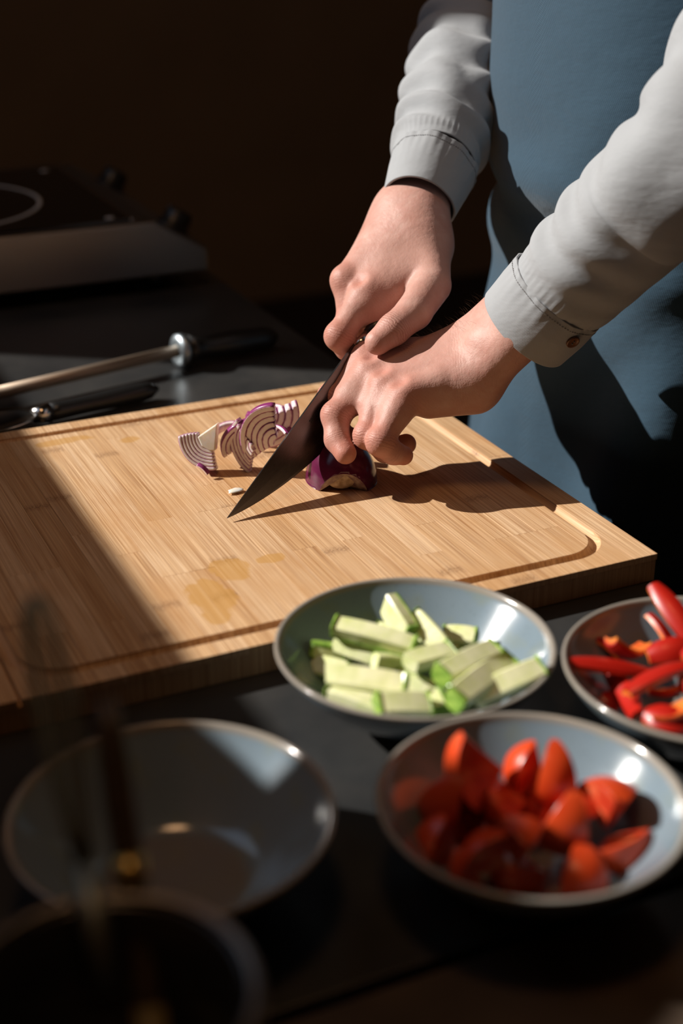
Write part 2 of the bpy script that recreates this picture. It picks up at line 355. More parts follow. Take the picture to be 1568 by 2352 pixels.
def strip(poly, col, top):
    n = len(poly); z1 = -ZT + top; z0 = -ZT - .0052
    cx_, cy_ = np.mean([p[0] for p in poly]), np.mean([p[1] for p in poly]); V = []
    for z, s in ((z0, 0), (z1 - .0001, 0), (z1, .00010)):
        for i, p in enumerate(poly):
            a = np.array(poly[i - 1]); b = np.array(poly[(i + 1) % n]); t_ = b - a; t_ = t_ / (np.linalg.norm(t_) + 1e-9); nn = np.array([-t_[1], t_[0]])
            q = np.array(p) + nn * s; V.append((q[0] - bo[0], q[1] - bo[1], z))
    Fc = [tuple(range(2 * n, 3 * n))]
    for L in (0, 1):
        for i in range(n): j = (i + 1) % n; Fc.append((L * n + i, L * n + j, (L + 1) * n + j, (L + 1) * n + i))
    o = mesh_obj('bamboo_strip', V, Fc, M_bamboo, board); o.color = col
rs = random.Random(11)
for s in range(NS):
    xa = BX0 + s * sw; xb = xa + sw; g = .00008
    tone = rs.uniform(.35, .8); cuts = sorted(rs.sample([.88, .93, .98, 1.03, 1.08, 1.13, 1.18, 1.22], 1 if s % 3 else 2))
    xs = sorted({xa + g, xb - g} | {x for x in np.linspace(xa + g, xb - g, 9)} | {x for x in (g0[0] - GW / 2 + 1e-5, g0[0] + GW / 2 + 1e-5, g0[2] - GW / 2 - 1e-5, g0[2] + GW / 2 - 1e-5) if xa < x < xb})
    def emit(lo, hi, xr):
        # lo/hi: functions of x; split into lengths at the butt joints
        lev = [-9] + cuts + [9]
        for k in range(len(lev) - 1):
            pts = []
            for x in xr: pts.append((x, min(max(lo(x), lev[k] + .0001), hi(x)), min(max(lo(x), lev[k]), hi(x))))
            up = [(x, max(lo(x), min(hi(x), lev[k + 1] - .00003))) for x in xr]; dn = [(x, max(lo(x), min(hi(x), lev[k] + .00003))) for x in xr]
            keep = [i for i in range(len(xr)) if up[i][1] - dn[i][1] > .0012]
            if len(keep) < 2: continue
            poly = [dn[i] for i in keep] + [up[i] for i in reversed(keep)]
            rk = random.Random(s * 13 + k * 7); col = (min(1, max(0, tone + rk.uniform(-.26, .26))), rk.uniform(0, 1), rk.uniform(0, 1), 1)
            strip(poly, col, rk.uniform(-.00006, .00006))
    inn = [x for x in xs if inner(x)]; out = [x for x in xs if outer(x)]; side = [x for x in xs if not outer(x)]
    if len(inn) > 1: emit(lambda x: inner(x)[0], lambda x: inner(x)[1], inn)
    if len(out) > 1:
        emit(lambda x: BY0, lambda x: outer(x)[0], out); emit(lambda x: outer(x)[1], lambda x: BY1, out)
    if len(side) > 1: emit(lambda x: BY0, lambda x: BY1, side)
# groove: U-shaped channel swept around the rounded rectangle
ring = []
for cx_, cy_, a0 in ((g0[2] - GR, g0[1] + GR, -90), (g0[2] - GR, g0[3] - GR, 0), (g0[0] + GR, g0[3] - GR, 90), (g0[0] + GR, g0[1] + GR, 180)):
    for k in range(17): a = math.radians(a0 + 90 * k / 16); ring.append(((cx_, cy_), (math.cos(a), math.sin(a))))
V = []; Fc = []; K = 9
for (c_, d_) in ring:
    for k in range(K):
        u = -1 + 2 * k / (K - 1); z = -.0050 * math.sqrt(max(0, 1 - (u * .98) ** 2)) - .00025
        r_ = GR + u * (GW / 2 + .0001); V.append((c_[0] + d_[0] * r_ - bo[0], c_[1] + d_[1] * r_ - bo[1], -ZT + z))
for i in range(len(ring)):
    j = (i + 1) % len(ring)
    for k in range(K - 1): Fc.append((i * K + k, i * K + k + 1, j * K + k + 1, j * K + k))
gr = mesh_obj('juice_groove', V, Fc, M_bamboo, board, True); gr.color = (.45, .5, .3, 1)

# ------------------------------------------------------------------ bowls
def bowl(cx_, cy_, R, label):
    t0 = empty('bowl', (cx_, cy_, ZT)); H = .054; k = R / .093
    tag(t0, label, 'bowl', 'glazed stoneware bowls on the countertop')
    o_ = [(.030, .000), (.032, .003), (.036, .0045), (.047, .009), (.060, .0175), (.073, .0285), (.0845, .0405), (.0910, .0500), (.0925, .0530)]
    i_ = [(.0922, .0543), (.0907, .0546), (.0890, .0536), (.0862, .0495), (.0785, .0410), (.068, .0300), (.0575, .0195), (.047, .0112), (.036, .0078), (.02, .0070), (0.0001, .0068)]
    pr = catmull([(r, 0, z) for r, z in o_], 40).tolist() + catmull([(r, 0, z) for r, z in i_], 60).tolist()
    lathe('bowl_shell', [(max(p[0], .0001) * k, p[2]) for p in pr], M_glaze, t0, 128)
    bm_ = lathe('foot_ring', [(.026 * k, .004), (.026 * k, 0), (.0315 * k, 0), (.0325 * k, .004)], M_glaze, t0, 96, closed=True)
    return t0
B_z = (.387, .716, .093); B_t = (.366, .5385, .0862); B_p = (.183, .610, .0895); B_r = (.543, .612, .0925)
bowl(*B_z, 'stoneware bowl of zucchini sticks beside the cutting board')
bowl(*B_t, 'stoneware bowl of tomato wedges, nearest the camera on the right')
bowl(*B_p, 'empty stoneware bowl in the shade at lower left')
bowl(*B_r, 'stoneware bowl of red pepper strips at the right edge')

# ------------------------------------------------------------------ zucchini sticks
def zstick(a, b, w_, h_, roll, label, cap=False):
    a = np.array(a); b = np.array(b); X = b - a; L = np.linalg.norm(X); X /= L
    up = np.array([0, 0, 1.]); Y = np.cross(up, X); Y /= np.linalg.norm(Y); Z = np.cross(X, Y)
    c, s = math.cos(roll), math.sin(roll); Y, Z = c * Y + s * Z, -s * Y + c * Z
    # cross-section: flat on three sides, skin on the curved -Z..+Y side
    arc = [(.5 * w_ * math.cos(q) * 1.0, -.5 * h_ + .32 * h_ * (1 - math.sin(q))) for q in np.linspace(0, math.pi, 7)]
    sec = [(.5 * w_, .42 * h_), (.42 * w_, .5 * h_), (-.42 * w_, .5 * h_), (-.5 * w_, .42 * h_)]
    low = [(.5 * w_, -.15 * h_)] + [(.5 * w_ * math.cos(q), -.15 * h_ - .35 * h_ * math.sin(q)) for q in np.linspace(.3, math.pi - .3, 6)] + [(-.5 * w_, -.15 * h_)]
    full = sec + low[::-1]
    e = empty('zucchini_stick'); tag(e, label, 'zucchini stick', 'zucchini sticks heaped in the bowl')
    skew = random.uniform(-.25, .25) * w_
    def ext(poly, name, m, off=0, x0=0, x1=1):
        V = []; n = len(poly); K = 7
        for i in range(K):
            u = i / (K - 1); bow = .05 * L * math.sin(math.pi * u) * .35
            tap = 1 - .10 * abs(2 * u - 1) ** 3
            for (y, z) in poly: V.append((x0 * L + (x1 - x0) * L * u + (skew * y / w_ if i in (0, K - 1) else 0), y * tap, (z + off) * tap + bow))
        Fc = [[k for k in range(n)][::-1], [(K - 1) * n + k for k in range(n)]]
        for i in range(K - 1):
            for k in range(n): k2 = (k + 1) % n; Fc.append((i * n + k, i * n + k2, (i + 1) * n + k2, (i + 1) * n + k))
        return mesh_obj(name, V, Fc, m, e)
    ext(full, 'flesh', M_zflesh)
    ext([(p[0] * 1.02, p[1] * 1.02) for p in full], 'skin', M_zskin, 0, .955, 1.004)
    if cap: ext([(p[0] * 1.02, p[1] * 1.02) for p in full], 'skin', M_zskin, 0, -.004, .04)
    sk = low + [(p[0] * 1.05, p[1] - .0009) for p in low[::-1]]
    ext(sk, 'skin', M_zskin)
    look(e, X, Y, Z, a)
# (x1,y1,z1, x2,y2,z2, width, height, roll): ends in photo directions
ZS = [
 (765, 1440, .030, 955, 1490, .024, .0155, .014, -.5, 'long zucchini stick lying on top at the left of the heap'),
 (895, 1385, .034, 945, 1460, .022, .020, .014, 1.2, 'broad zucchini stick standing up at the back of the heap'),
 (950, 1415, .028, 1020, 1490, .018, .0155, .013, .5, 'zucchini stick leaning at the back, right of the upright one'),
 (1020, 1462, .010, 1095, 1468, .012, .016, .013, .2, 'short zucchini stick at the back right of the heap'),
 (770, 1475, .016, 900, 1520, .012, .014, .013, .9, 'zucchini stick under the long top left stick'),
 (720, 1530, .003, 800, 1548, .004, .016, .013, .4, 'zucchini stick in the shade at the left edge of the heap'),
 (715, 1490, .012, 790, 1500, .008, .016, .013, 2.4, 'skin-side zucchini stick at the left back of the heap'),
 (860, 1520, .018, 945, 1530, .010, .015, .013, 1.2, 'zucchini stick in the middle of the heap showing green skin'),
 (750, 1555, .022, 935, 1580, .022, .0175, .015, -.2, 'broad pale zucchini stick across the front left'),
 (755, 1590, .016, 880, 1635, .014, .016, .013, -.8, 'zucchini stick sloping down at the front left rim'),
 (865, 1625, .022, 985, 1625, .018, .0185, .015, -.3, 'thick zucchini stick at the very front of the heap'),
 (940, 1525, .024, 1035, 1500, .022, .016, .013, -.5, 'zucchini stick across the centre of the heap'),
 (1010, 1555, .032, 1135, 1495, .030, .0165, .014, -.4, 'long zucchini stick on top at the right, green end forward'),
 (1040, 1610, .028, 1165, 1520, .024, .018, .014, -.3, 'wide zucchini stick below the top right one'),
 (1090, 1605, .018, 1245, 1535, .030, .0165, .015, -.2, 'zucchini stick leaning on the right rim of the bowl'),
 (1000, 1600, .014, 1020, 1640, .012, .016, .014, 1.5, 'short zucchini stick end at the front between two sticks'),
 (910, 1560, .006, 1000, 1590, .004, .016, .013, .7, 'zucchini stick deep in the middle gap of the heap'),
 (790, 1500, .004, 880, 1480, .004, .016, .013, .3, 'zucchini stick at the bottom left under the heap'),
 (960, 1470, .004, 1060, 1510, .004, .016, .013, .9, 'zucchini stick at the bottom right under the heap'),
 (870, 1445, .012, 935, 1480, .010, .015, .013, .9, 'zucchini stick behind the long top stick'),
 (820, 1600, .002, 900, 1610, .0, .016, .013, .2, 'zucchini stick at the bottom front of the bowl'),
 (1030, 1570, .002, 1110, 1560, .002, .015, .013, .2, 'zucchini stick at the bottom under the right hand sticks'),
]
for q in ZS: zstick(PZ(*q[0:3]), PZ(*q[3:6]), q[6] * .9, q[7] * .92, q[8] + (.75 if q[8] < 0 else .2), q[9], (ZS.index(q) * 7) % 10 < 5)

# ------------------------------------------------------------------ red pepper strips
def pstrip(a, b, bend, w_, th, roll, label, taper=.55):
    a = np.array(a); b = np.array(b); X = b - a; L = np.linalg.norm(X); X /= L
    Y = np.cross([0, 0, 1.], X); Y /= np.linalg.norm(Y); Z = np.cross(X, Y); c, s = math.cos(roll), math.sin(roll); Y, Z = c * Y + s * Z, -s * Y + c * Z
    e = empty('pepper_strip'); tag(e, label, 'pepper strip', 'red pepper strips in the right hand bowl')
    K = 15; n = 11
    for nm, m, s0, s1 in (('skin', M_pskin, .0, .35), ('flesh', M_pflesh, .35, 1.0)):
        V = []; Fc = []
        for i in range(K):
            u = i / (K - 1); wd = w_ * (1 - taper * abs(2 * u - 1) ** 2.2); ang = bend * (u - .5)
            zc = -bend * L * .5 * ((2 * u - 1) ** 2) * .5; xc = u * L
            for side in (0, 1):
                for k in range(n):
                    v = -1 + 2 * k / (n - 1); v = v if side == 0 else -v
                    cr = .15 * w_ * (1 - v * v); zz = cr - th * (s0 if side == 0 else s1) * (1 - .25 * abs(v) ** 3)
                    V.append((xc, .5 * wd * v, zc + zz))
        N = 2 * n
        for i in range(K - 1):
            for k in range(N): k2 = (k + 1) % N; Fc.append((i * N + k, i * N + k2, (i + 1) * N + k2, (i + 1) * N + k))
        Fc.append([k for k in range(N)][::-1]); Fc.append([(K - 1) * N + k for k in range(N)])
        mesh_obj(nm, V, Fc, m, e, True).data.set_sharp_from_angle(angle=math.radians(38))
    look(e, X, Y, Z, a)
PS = [
 (1500, 1335, .050, 1600, 1480, .026, .30, .016, .006, .35, 'red pepper strip standing up out of the bowl at the back'),
 (1500, 1405, .038, 1560, 1500, .022, .35, .014, .005, -.6, 'small red pepper strip below the upright one'),
 (1306, 1512, .028, 1500, 1540, .016, .15, .015, .005, .1, 'long pointed red pepper strip reaching the left rim'),
 (1375, 1460, .020, 1440, 1520, .006, .4, .014, .005, -.5, 'short red pepper strip at the back left'),
 (1400, 1500, .024, 1480, 1510, .012, .9, .020, .006, 2.7, 'orange-fleshed pepper strip curled flesh side up'),
 (1435, 1572, .028, 1600, 1510, .032, .35, .018, .006, -.3, 'long red pepper strip crossing the front right'),
 (1380, 1600, .004, 1425, 1620, .0, .3, .018, .006, .3, 'small red pepper piece low on the left'),
 (1400, 1540, .010, 1470, 1650, .010, -.3, .015, .005, .8, 'red pepper strip running down under the long strips'),
 (1490, 1600, .014, 1570, 1590, .018, .5, .017, .006, 2.6, 'pepper strip with orange flesh up below the crossing strip'),
 (1480, 1630, .016, 1580, 1665, .014, .5, .020, .006, .4, 'glossy red pepper strip at the front'),
 (1500, 1660, .010, 1600, 1625, .020, .5, .020, .006, 2.9, 'pepper strip with pale flesh at the front right'),
 (1440, 1480, .004, 1560, 1490, .006, .1, .016, .005, .1, 'dark red pepper strip in the shade at the back'),
 (1490, 1500, .026, 1600, 1480, .030, .5, .018, .006, .6, 'bright red pepper strip at the right frame edge'),
 (1560, 1450, .030, 1640, 1560, .028, .4, .018, .006, .2, 'red pepper strip leaning right'),
 (1560, 1560, .028, 1690, 1600, .020, .4, .018, .006, .5, 'red pepper strip at the far right of the heap'),
 (1600, 1640, .012, 1720, 1570, .018, .4, .018, .006, .3, 'red pepper strip low at the far right'),
 (1640, 1470, .010, 1760, 1520, .010, .4, .017, .006, .2, 'red pepper strip on the bowl floor at the back right'),
 (1680, 1560, .006, 1780, 1500, .012, .5, .016, .006, 2.8, 'pepper strip showing its flesh on the right side of the bowl'),
 (1560, 1400, .020, 1640, 1460, .008, .3, .016, .006, .3, 'short red pepper strip at the back of the bowl'),
]
for q in PS: pstrip(PZ(*q[0:3]), PZ(*q[3:6]), q[6], q[7] * .95, q[8] * .8, q[9], q[10], .42)

# ------------------------------------------------------------------ tomato wedges
def twedge(c_, r, ang, rot, label, sq=1.0):
    """chunk of a tomato: skin on the outside, flat cut faces of flesh, cut across at one end"""
    e = empty('tomato_wedge'); tag(e, label, 'tomato wedge', 'tomato wedges piled in the bowl')
    rr_ = random.Random(int(r * 1e5) + len(label)); bm = bmesh.new(); bmesh.ops.create_uvsphere(bm, u_segments=56, v_segments=36, radius=r)
    for v in bm.verts:
        a = math.atan2(v.co.y, v.co.x); k = 1 + .025 * math.cos(5 * a) * (1 - abs(v.co.z / r)); v.co = Vector((v.co.x * k, v.co.y * k, v.co.z * .86 * sq))
    for (pt, no) in (((0, 0, 0), (-math.sin(ang / 2), -math.cos(ang / 2), 0)), ((0, 0, 0), (-math.sin(ang / 2), math.cos(ang / 2), 0)), ((0, 0, -.12 * r + rr_.uniform(-.08, .08) * r), (-.15, .1, -1)), ((.08 * r, 0, 0), (-1, 0, .1))):
        bmesh.ops.bisect_plane(bm, geom=bm.verts[:] + bm.edges[:] + bm.faces[:], plane_co=pt, plane_no=no, clear_outer=True)
        bmesh.ops.holes_fill(bm, edges=[ed for ed in bm.edges if ed.is_boundary])
    bm.normal_update()
    cc = Vector((.55 * r, 0, .2 * r)); skf = [f for f in bm.faces if len(f.verts) <= 4 and f.calc_area() < (r * .2) ** 2]; ids = {f.index for f in skf}
    bm.faces.index_update(); vs_ = [v.co - cc for v in bm.verts]; bm.verts.index_update()
    sf = [[v.index for v in f.verts] for f in skf]; ff = [[v.index for v in f.verts] for f in bm.faces if f not in set(skf)]
    o = mesh_obj('skin', vs_, sf, M_tskin, e, True); o2 = mesh_obj('flesh', [v * .985 for v in vs_], ff + sf, M_tflesh, e)
    for q_ in (o, o2):
        b_ = bmesh.new(); b_.from_mesh(q_.data); loose = [v for v in b_.verts if not v.link_faces]; bmesh.ops.delete(b_, geom=loose, context='VERTS'); bmesh.ops.recalc_face_normals(b_, faces=b_.faces); b_.to_mesh(q_.data); b_.free()
    sm = o.modifiers.new('thickness', 'SOLIDIFY'); sm.thickness = .0008; sm.offset = -1
    bv = o2.modifiers.new('soft_edge', 'BEVEL'); bv.width = .0012; bv.segments = 2; bv.limit_method = 'ANGLE'
    bm.free(); e.location = tuple(map(float, c_)); e.rotation_euler = rot
TW = [   # px, py, height, radius, opening angle, (tilt x, tilt y, heading of the skin side in degrees), label
 (1075, 1775, .026, .036, 1.15, (10, 38, 170), 'large tomato wedge skin up at the back left'),
 (1025, 1850, .013, .032, 1.05, (-15, 20, 200), 'tomato wedge below the large one on the left'),
 (1200, 1765, .022, .026, .90, (5, 8, 170), 'pale-topped tomato wedge standing at the back'),
 (1272, 1780, .024, .029, .90, (-6, -6, 250), 'pointed tomato wedge standing at the back centre'),
 (1400, 1835, .016, .034, 1.15, (12, -25, 60), 'tomato wedge showing its flesh on the right'),
 (1000, 1945, -.001, .030, 1.0, (0, 15, 175), 'dark tomato wedge low at the left rim'),
 (1110, 1960, .008, .028, .85, (0, -12, 150), 'tomato wedge upright at the front left'),
 (1195, 1920, .016, .030, 1.1, (10, -35, 60), 'tomato wedge in the middle of the pile, in front of the buried ones'),
 (1300, 1895, .016, .031, 1.0, (-10, 20, 230), 'juicy tomato wedge in the centre of the pile'),
 (1435, 1955, .002, .030, 1.05, (80, 0, 300), 'tomato wedge lying alone at the right front'),
 (1338, 2010, .003, .027, 1.1, (-12, -30, 250), 'small tomato wedge at the very front'),
 (1150, 1855, .008, .031, 1.1, (60, 20, 200), 'tomato wedge in the middle under the others'),
 (1060, 1890, -.004, .028, 1.0, (30, 40, 190), 'tomato wedge at the bottom left of the pile'),
 (1230, 1850, .002, .031, 1.0, (-40, 10, 300), 'tomato wedge buried behind the centre ones'),
 (1180, 2000, -.006, .027, 1.0, (70, 10, 250), 'tomato wedge low at the front of the pile'),
 (1325, 1862, .009, .028, 1.1, (30, -40, 20), 'tomato wedge in shade behind the right one'),
 (1070, 2005, -.005, .024, .9, (20, 30, 240), 'small orange tomato wedge at the front left rim'),
]
for q in TW: twedge(PZ(*q[0:3]), q[3] * .93, q[4], tuple(math.radians(v) for v in q[5]), q[6])

# ------------------------------------------------------------------ knife
Tip = PZ(521, 1190, .0035); Bol = np.array([.516, 1.079, .111])
dX = Bol - Tip; LB = np.linalg.norm(dX); dX /= LB
w0 = -np.array([0, 0, 1.]); w0 = w0 - (w0 @ dX) * dX; w0 /= np.linalg.norm(w0); nn = np.cross(dX, w0)
PHI = math.radians(18); wv = math.cos(PHI) * w0 - math.sin(PHI) * nn      # from spine to edge
kX = dX; kZ = -wv; kY = np.cross(kZ, kX)
knife = empty('chef_knife'); tag(knife, 'dark steel chef knife held in the right hand, tip on the board', 'knife')
def prism_xz(outline, y0, y1):
    pass
K = 40; V = []; Fc = []
for i in range(K):
    u = i / (K - 1); x = LB * u
    sp = -.0005 * (1 - u) - 0.0 ; 
    s_ = 0.0 if u > .35 else -.004 * (1 - u / .35) ** 2          # spine dips to the tip
    hgt = .0455 * (1 - (1 - min(1, u / .93)) ** 2.1) ** .95 + .0003
    top = s_ + .004 * (0 if u > .35 else (1 - u / .35) ** 2); th = .0022 * min(1, .35 + u)
    edge = -hgt
    for (z, y) in ((top, th / 2), (top * .5 + edge * .5, th / 2 * .8), (edge * .93 + top * .07, th / 2 * .4), (edge, .00005), (edge, -.00005), (edge * .93 + top * .07, -th / 2 * .4), (top * .5 + edge * .5, -th / 2 * .8), (top, -th / 2)): V.append((x, y, z))
for i in range(K - 1):
    for k in range(8): k2 = (k + 1) % 8; Fc.append((i * 8 + k, i * 8 + k2, (i + 1) * 8 + k2, (i + 1) * 8 + k))
Fc.append(tuple(range(8))[::-1]); Fc.append(tuple((K - 1) * 8 + k for k in range(8)))
mesh_obj('blade', V, Fc, M_blacksteel, knife)
tube('bolster', [(LB - .002, 0, -.012), (LB + .006, 0, -.012), (LB + .016, 0, -.012)], [.0125, .0118, .011], M_bolster, knife, 24, sx=.62)
hp = [(LB + .015 + .118 * i / 11, 0, -.012 - .004 * math.sin(i / 11 * 3.1)) for i in range(12)]
tube('handle', hp, [.011, .0125, .0135, .0138, .0135, .0128, .0122, .012, .0125, .0135, .0142, .010], M_handle, knife, 24, sx=.72)
look(knife, kX, kY, kZ, Tip)
cu = bpy.data.curves.new('txt', 'FONT'); cu.body = 'samura /\u2261'; cu.size = .0062; cu.extrude = .00004; to = bpy.data.objects.new('blade_lettering', cu); C.objects.link(to)
bpy.context.view_layer.update(); dg = bpy.context.evaluated_depsgraph_get(); me = bpy.data.meshes.new_from_object(to.evaluated_get(dg)); bpy.data.objects.remove(to)
me.materials.clear(); me.materials.append(M_print); to = bpy.data.objects.new('lettering', me); C.objects.link(to); to.parent = knife
# reads from tip towards the handle on the camera-side face
side = 1 if (kY @ (CAM - Tip)) > 0 else -1
to.matrix_local = Matrix.Translation((LB * .575, side * .00125, -.0115)) @ (Matrix(((1, 0, 0), (0, 0, -1), (0, 1, 0))).to_4x4() if side < 0 else Matrix(((-1, 0, 0), (0, 0, 1), (0, 1, 0))).to_4x4())

# ------------------------------------------------------------------ onion
ON = PZ(783, 1101, 0.0)
def onion_half():
    e = empty('red_onion_half', (ON[0], ON[1], .0003)); tag(e, 'halved red onion, cut side down, held under the fingertips', 'onion')
    bm = bmesh.new(); bmesh.ops.create_uvsphere(bm, u_segments=64, v_segments=40, radius=1)
    for v in bm.verts:
        x, y, z = v.co; v.co = Vector((x * .0310, y * .0350, z * .0390))
    ax = Vector((-.42, -.90, .0)).normalized()
    def cut(pt, no):
        bmesh.ops.bisect_plane(bm, geom=bm.verts[:] + bm.edges[:] + bm.faces[:], plane_co=pt, plane_no=no, clear_outer=True)
    cut((0, 0, 0), (0, 0, -1)); cut(ax * .026, ax + Vector((0, 0, -.25))); side_n = Vector((-.45, .88, -.12)).normalized(); cut(side_n * .0235, side_n)
    bmesh.ops.holes_fill(bm, edges=[ed for ed in bm.edges if ed.is_boundary])
    for f in bm.faces:
        nrm = f.normal
        f.material_index = 1 if len(f.verts) > 8 else 0; f.smooth = f.material_index == 0
    o = bm_obj('skin', bm, None, e, mats=[M_onionskin, M_onioncut])
    # root end disc set in the cut end, with a purple rim ring
    V = []; Fc = []; n = 32; a = (ax + Vector((0, 0, -.25))).normalized(); u = Vector((a.y, -a.x, 0)).normalized(); v = u.cross(a); v = -v if v.z < 0 else v
    c = ax * .0262 + Vector((0, 0, .0100)) 
    for r, d in ((.0002, .0018), (.0065, .0015), (.0100, .0006), (.0105, -.0012)):
        for k in range(n): q = 2 * math.pi * k / n; V.append(c + u * r * math.cos(q) * 1.15 + v * r * math.sin(q) * .85 + a * d)
    for i in range(3):
        for k in range(n): k2 = (k + 1) % n; Fc.append((i * n + k, i * n + k2, (i + 1) * n + k2, (i + 1) * n + k))
    mesh_obj('root_end', V, Fc, M_oniontan, e, True)
onion_half()
def arc_layer(r0, r1, a0, a1, dep, parent, ly=1.15, lean=0.0, twist=0.0, name='layer', n=22):
    """one onion layer as an arc strip: flat faces white, inner and outer skins purple"""
    V = []; Fc = []; E = []
    for i in range(n + 1):
        a = a0 + (a1 - a0) * i / n; endk = min(1, 6 * min(i / n, 1 - i / n) + .8); rm = (r0 + r1) / 2; hw = (r1 - r0) / 2 * endk
        for (rr, y, ed) in ((rm - hw, -dep / 2, .50), (rm - hw * .5, -dep / 2 * 1.04, .2), (rm + hw * .45, -dep / 2 * 1.04, .30), (rm + hw, -dep / 2, .85), (rm + hw * 1.03, 0, 1.0), (rm + hw, dep / 2, .85), (rm, dep / 2, .2), (rm - hw, dep / 2, .50), (rm - hw, 0, .45)):
            V.append((rr * math.cos(a), y + lean * rr + twist * (i / n - .5), rr * math.sin(a) * ly)); E.append(ed)
    K = 9
    for i in range(n):
        for k in range(K): k2 = (k + 1) % K; Fc.append((i * K + k, (i + 1) * K + k, (i + 1) * K + k2, i * K + k2))
    Fc.append(tuple(range(K))); Fc.append(tuple(n * K + k for k in range(K))[::-1])
    o = mesh_obj(name, V, Fc, M_onion, parent, True); at = o.data.attributes.new('edge', 'FLOAT', 'POINT'); at.data.foreach_set('value', E)
    return o
def onion_slice(loc, rot, R, nl, a0, a1, dep, label, core=True, name='onion_slice'):
    e = empty(name, loc, rot); tag(e, label, 'onion slice', 'cut red onion pieces left of the knife')
    th = R / (nl + .8)
    for k in range(nl):
        r1 = R - k * th; arc_layer(r1 - th * .97, r1, a0 + .03 * k, a1 - .03 * k, dep * random.uniform(.9, 1.1), e, lean=random.uniform(-.03, .03), twist=random.uniform(-.001, .001))
    return e
# heap of cut pieces (positions on the board, heights above it)
def hp_(px, py, z): return PZ(px, py, z)
rv = math.radians
fa = -YAW                                    # local x along the picture's right, y away from the camera
wl = empty('onion_wedge', PZ(492, 1080, 0) + np.array([0, 0, .0335]), (rv(-16), rv(4), fa - rv(6))); tag(wl, 'onion wedge with a pale cut face at the left end of the heap', 'onion wedge', 'cut red onion pieces left of the knife')
for k in range(6):
    r1 = .0300 - k * .0029; arc_layer(r1 - .00285, r1, rv(186 - k * 2), rv(282 - k), .013 - k * .0004, wl, ly=1.02, lean=.002 * k)
V = []; prof_ = [(-.0128, -.0022), (-.0085, -.0100), (-.001, -.0135), (.0040, -.0128), (.0042, .012)]
for y in (-.0062, .0062):
    for (x, z) in prof_: V.append((x, y, z))
n = len(prof_); wc = mesh_obj('core', V, [tuple(range(n)), tuple(range(n, 2 * n))[::-1]] + [(k, k + n, (k + 1) % n + n, (k + 1) % n) for k in range(n)], M_onionwhite, wl); bv = wc.modifiers.new('soft', 'BEVEL'); bv.width = .0012; bv.segments = 2
SL = [
 ((590, 1092, 0), .0270, (rv(8), rv(-8), fa + rv(-35)), .0270, 7, rv(118), rv(238), .0050, 'ridged onion slice standing at the front of the heap'),
 ((642, 1094, 0), .0330, (rv(14), rv(6), fa + rv(-12)), .0350, 6, rv(98), rv(222), .0055, 'onion slice with wide purple layers in the middle of the heap'),
 ((572, 1072, 0), .0240, (rv(25), rv(12), fa + rv(20)), .0250, 5, rv(95), rv(225), .0048, 'leaning onion slice at the back left of the heap'),
 ((612, 1060, 0), .0470, (rv(10), rv(-4), fa + rv(8)), .0300, 4, rv(-95), rv(12), .0110, 'broad striped onion slice curving up beside the knife blade'),
]
for (p, h_, r, R, nl, a0, a1, dep, lab) in SL: onion_slice(PZ(*p) + np.array([0, 0, h_]), r, R, nl, a0, a1, dep, lab)
ST = [
 ((600, 985, .022), (rv(60), rv(-30), rv(40)), .0270, .0030, rv(-10), rv(110), .006, 'purple onion strip curling over the top of the heap'),
 ((590, 965, .022), (rv(80), rv(40), rv(10)), .0130, .0028, rv(0), rv(190), .006, 'tightly curled purple onion strip at the very top'),
 ((570, 1000, .020), (rv(40), rv(10), rv(80)), .0150, .0026, rv(-20), rv(120), .005, 'thin purple onion strip on the back of the heap'),
 ((620, 1060, .012), (rv(20), rv(-20), rv(95)), .0300, .0026, rv(60), rv(150), .005, 'thin purple onion strip beside the blade'),
 ((530, 1010, .012), (rv(70), rv(0), rv(150)), .0200, .0040, rv(20), rv(130), .007, 'pale onion strip lying at the back of the heap'),
 ((625, 1010, .018), (rv(55), rv(12), rv(70)), .0220, .0026, rv(10), rv(140), .006, 'narrow onion strip crossing the heap below the top curl'),
 ((462, 1090, .001), (rv(20), rv(0), rv(-60)), .0110, .0018, rv(20), rv(90), .004, 'tiny purple onion sliver under the left wedge'),
 ((705, 1088, .001), (rv(75), rv(0), rv(10)), .0200, .0026, rv(20), rv(110), .005, 'small onion strip on the board between blade and onion half'),
]
for (p, r, R, th, a0, a1, dep, lab) in ST:
    e = empty('onion_strip', hp_(*p), r); tag(e, lab, 'onion strip', 'cut red onion pieces left of the knife')
    arc_layer(R - th, R, a0, a1, dep, e)
# small pale chips
def chip(px, py, s, rot, lab):
    bm = bmesh.new(); bmesh.ops.create_icosphere(bm, subdivisions=2, radius=1)
    for v in bm.verts:
        nz = mnoise.noise(v.co * 2 + Vector((px, 0, 0))); v.co = Vector((v.co.x * s * (1.5 + nz * .5), v.co.y * s * (.8 + nz * .5), v.co.z * s * .22 + s * .2))
    o = bm_obj('onion_chip', bm, M_onionwhite, None, True); o.location = tuple(map(float, PZ(px, py, .0008))); o.rotation_euler = (0, 0, rot); tag(o, lab, 'onion chip')
chip(541, 1129, .0052, .2, 'small yellowish onion chip in front of the knife tip side')

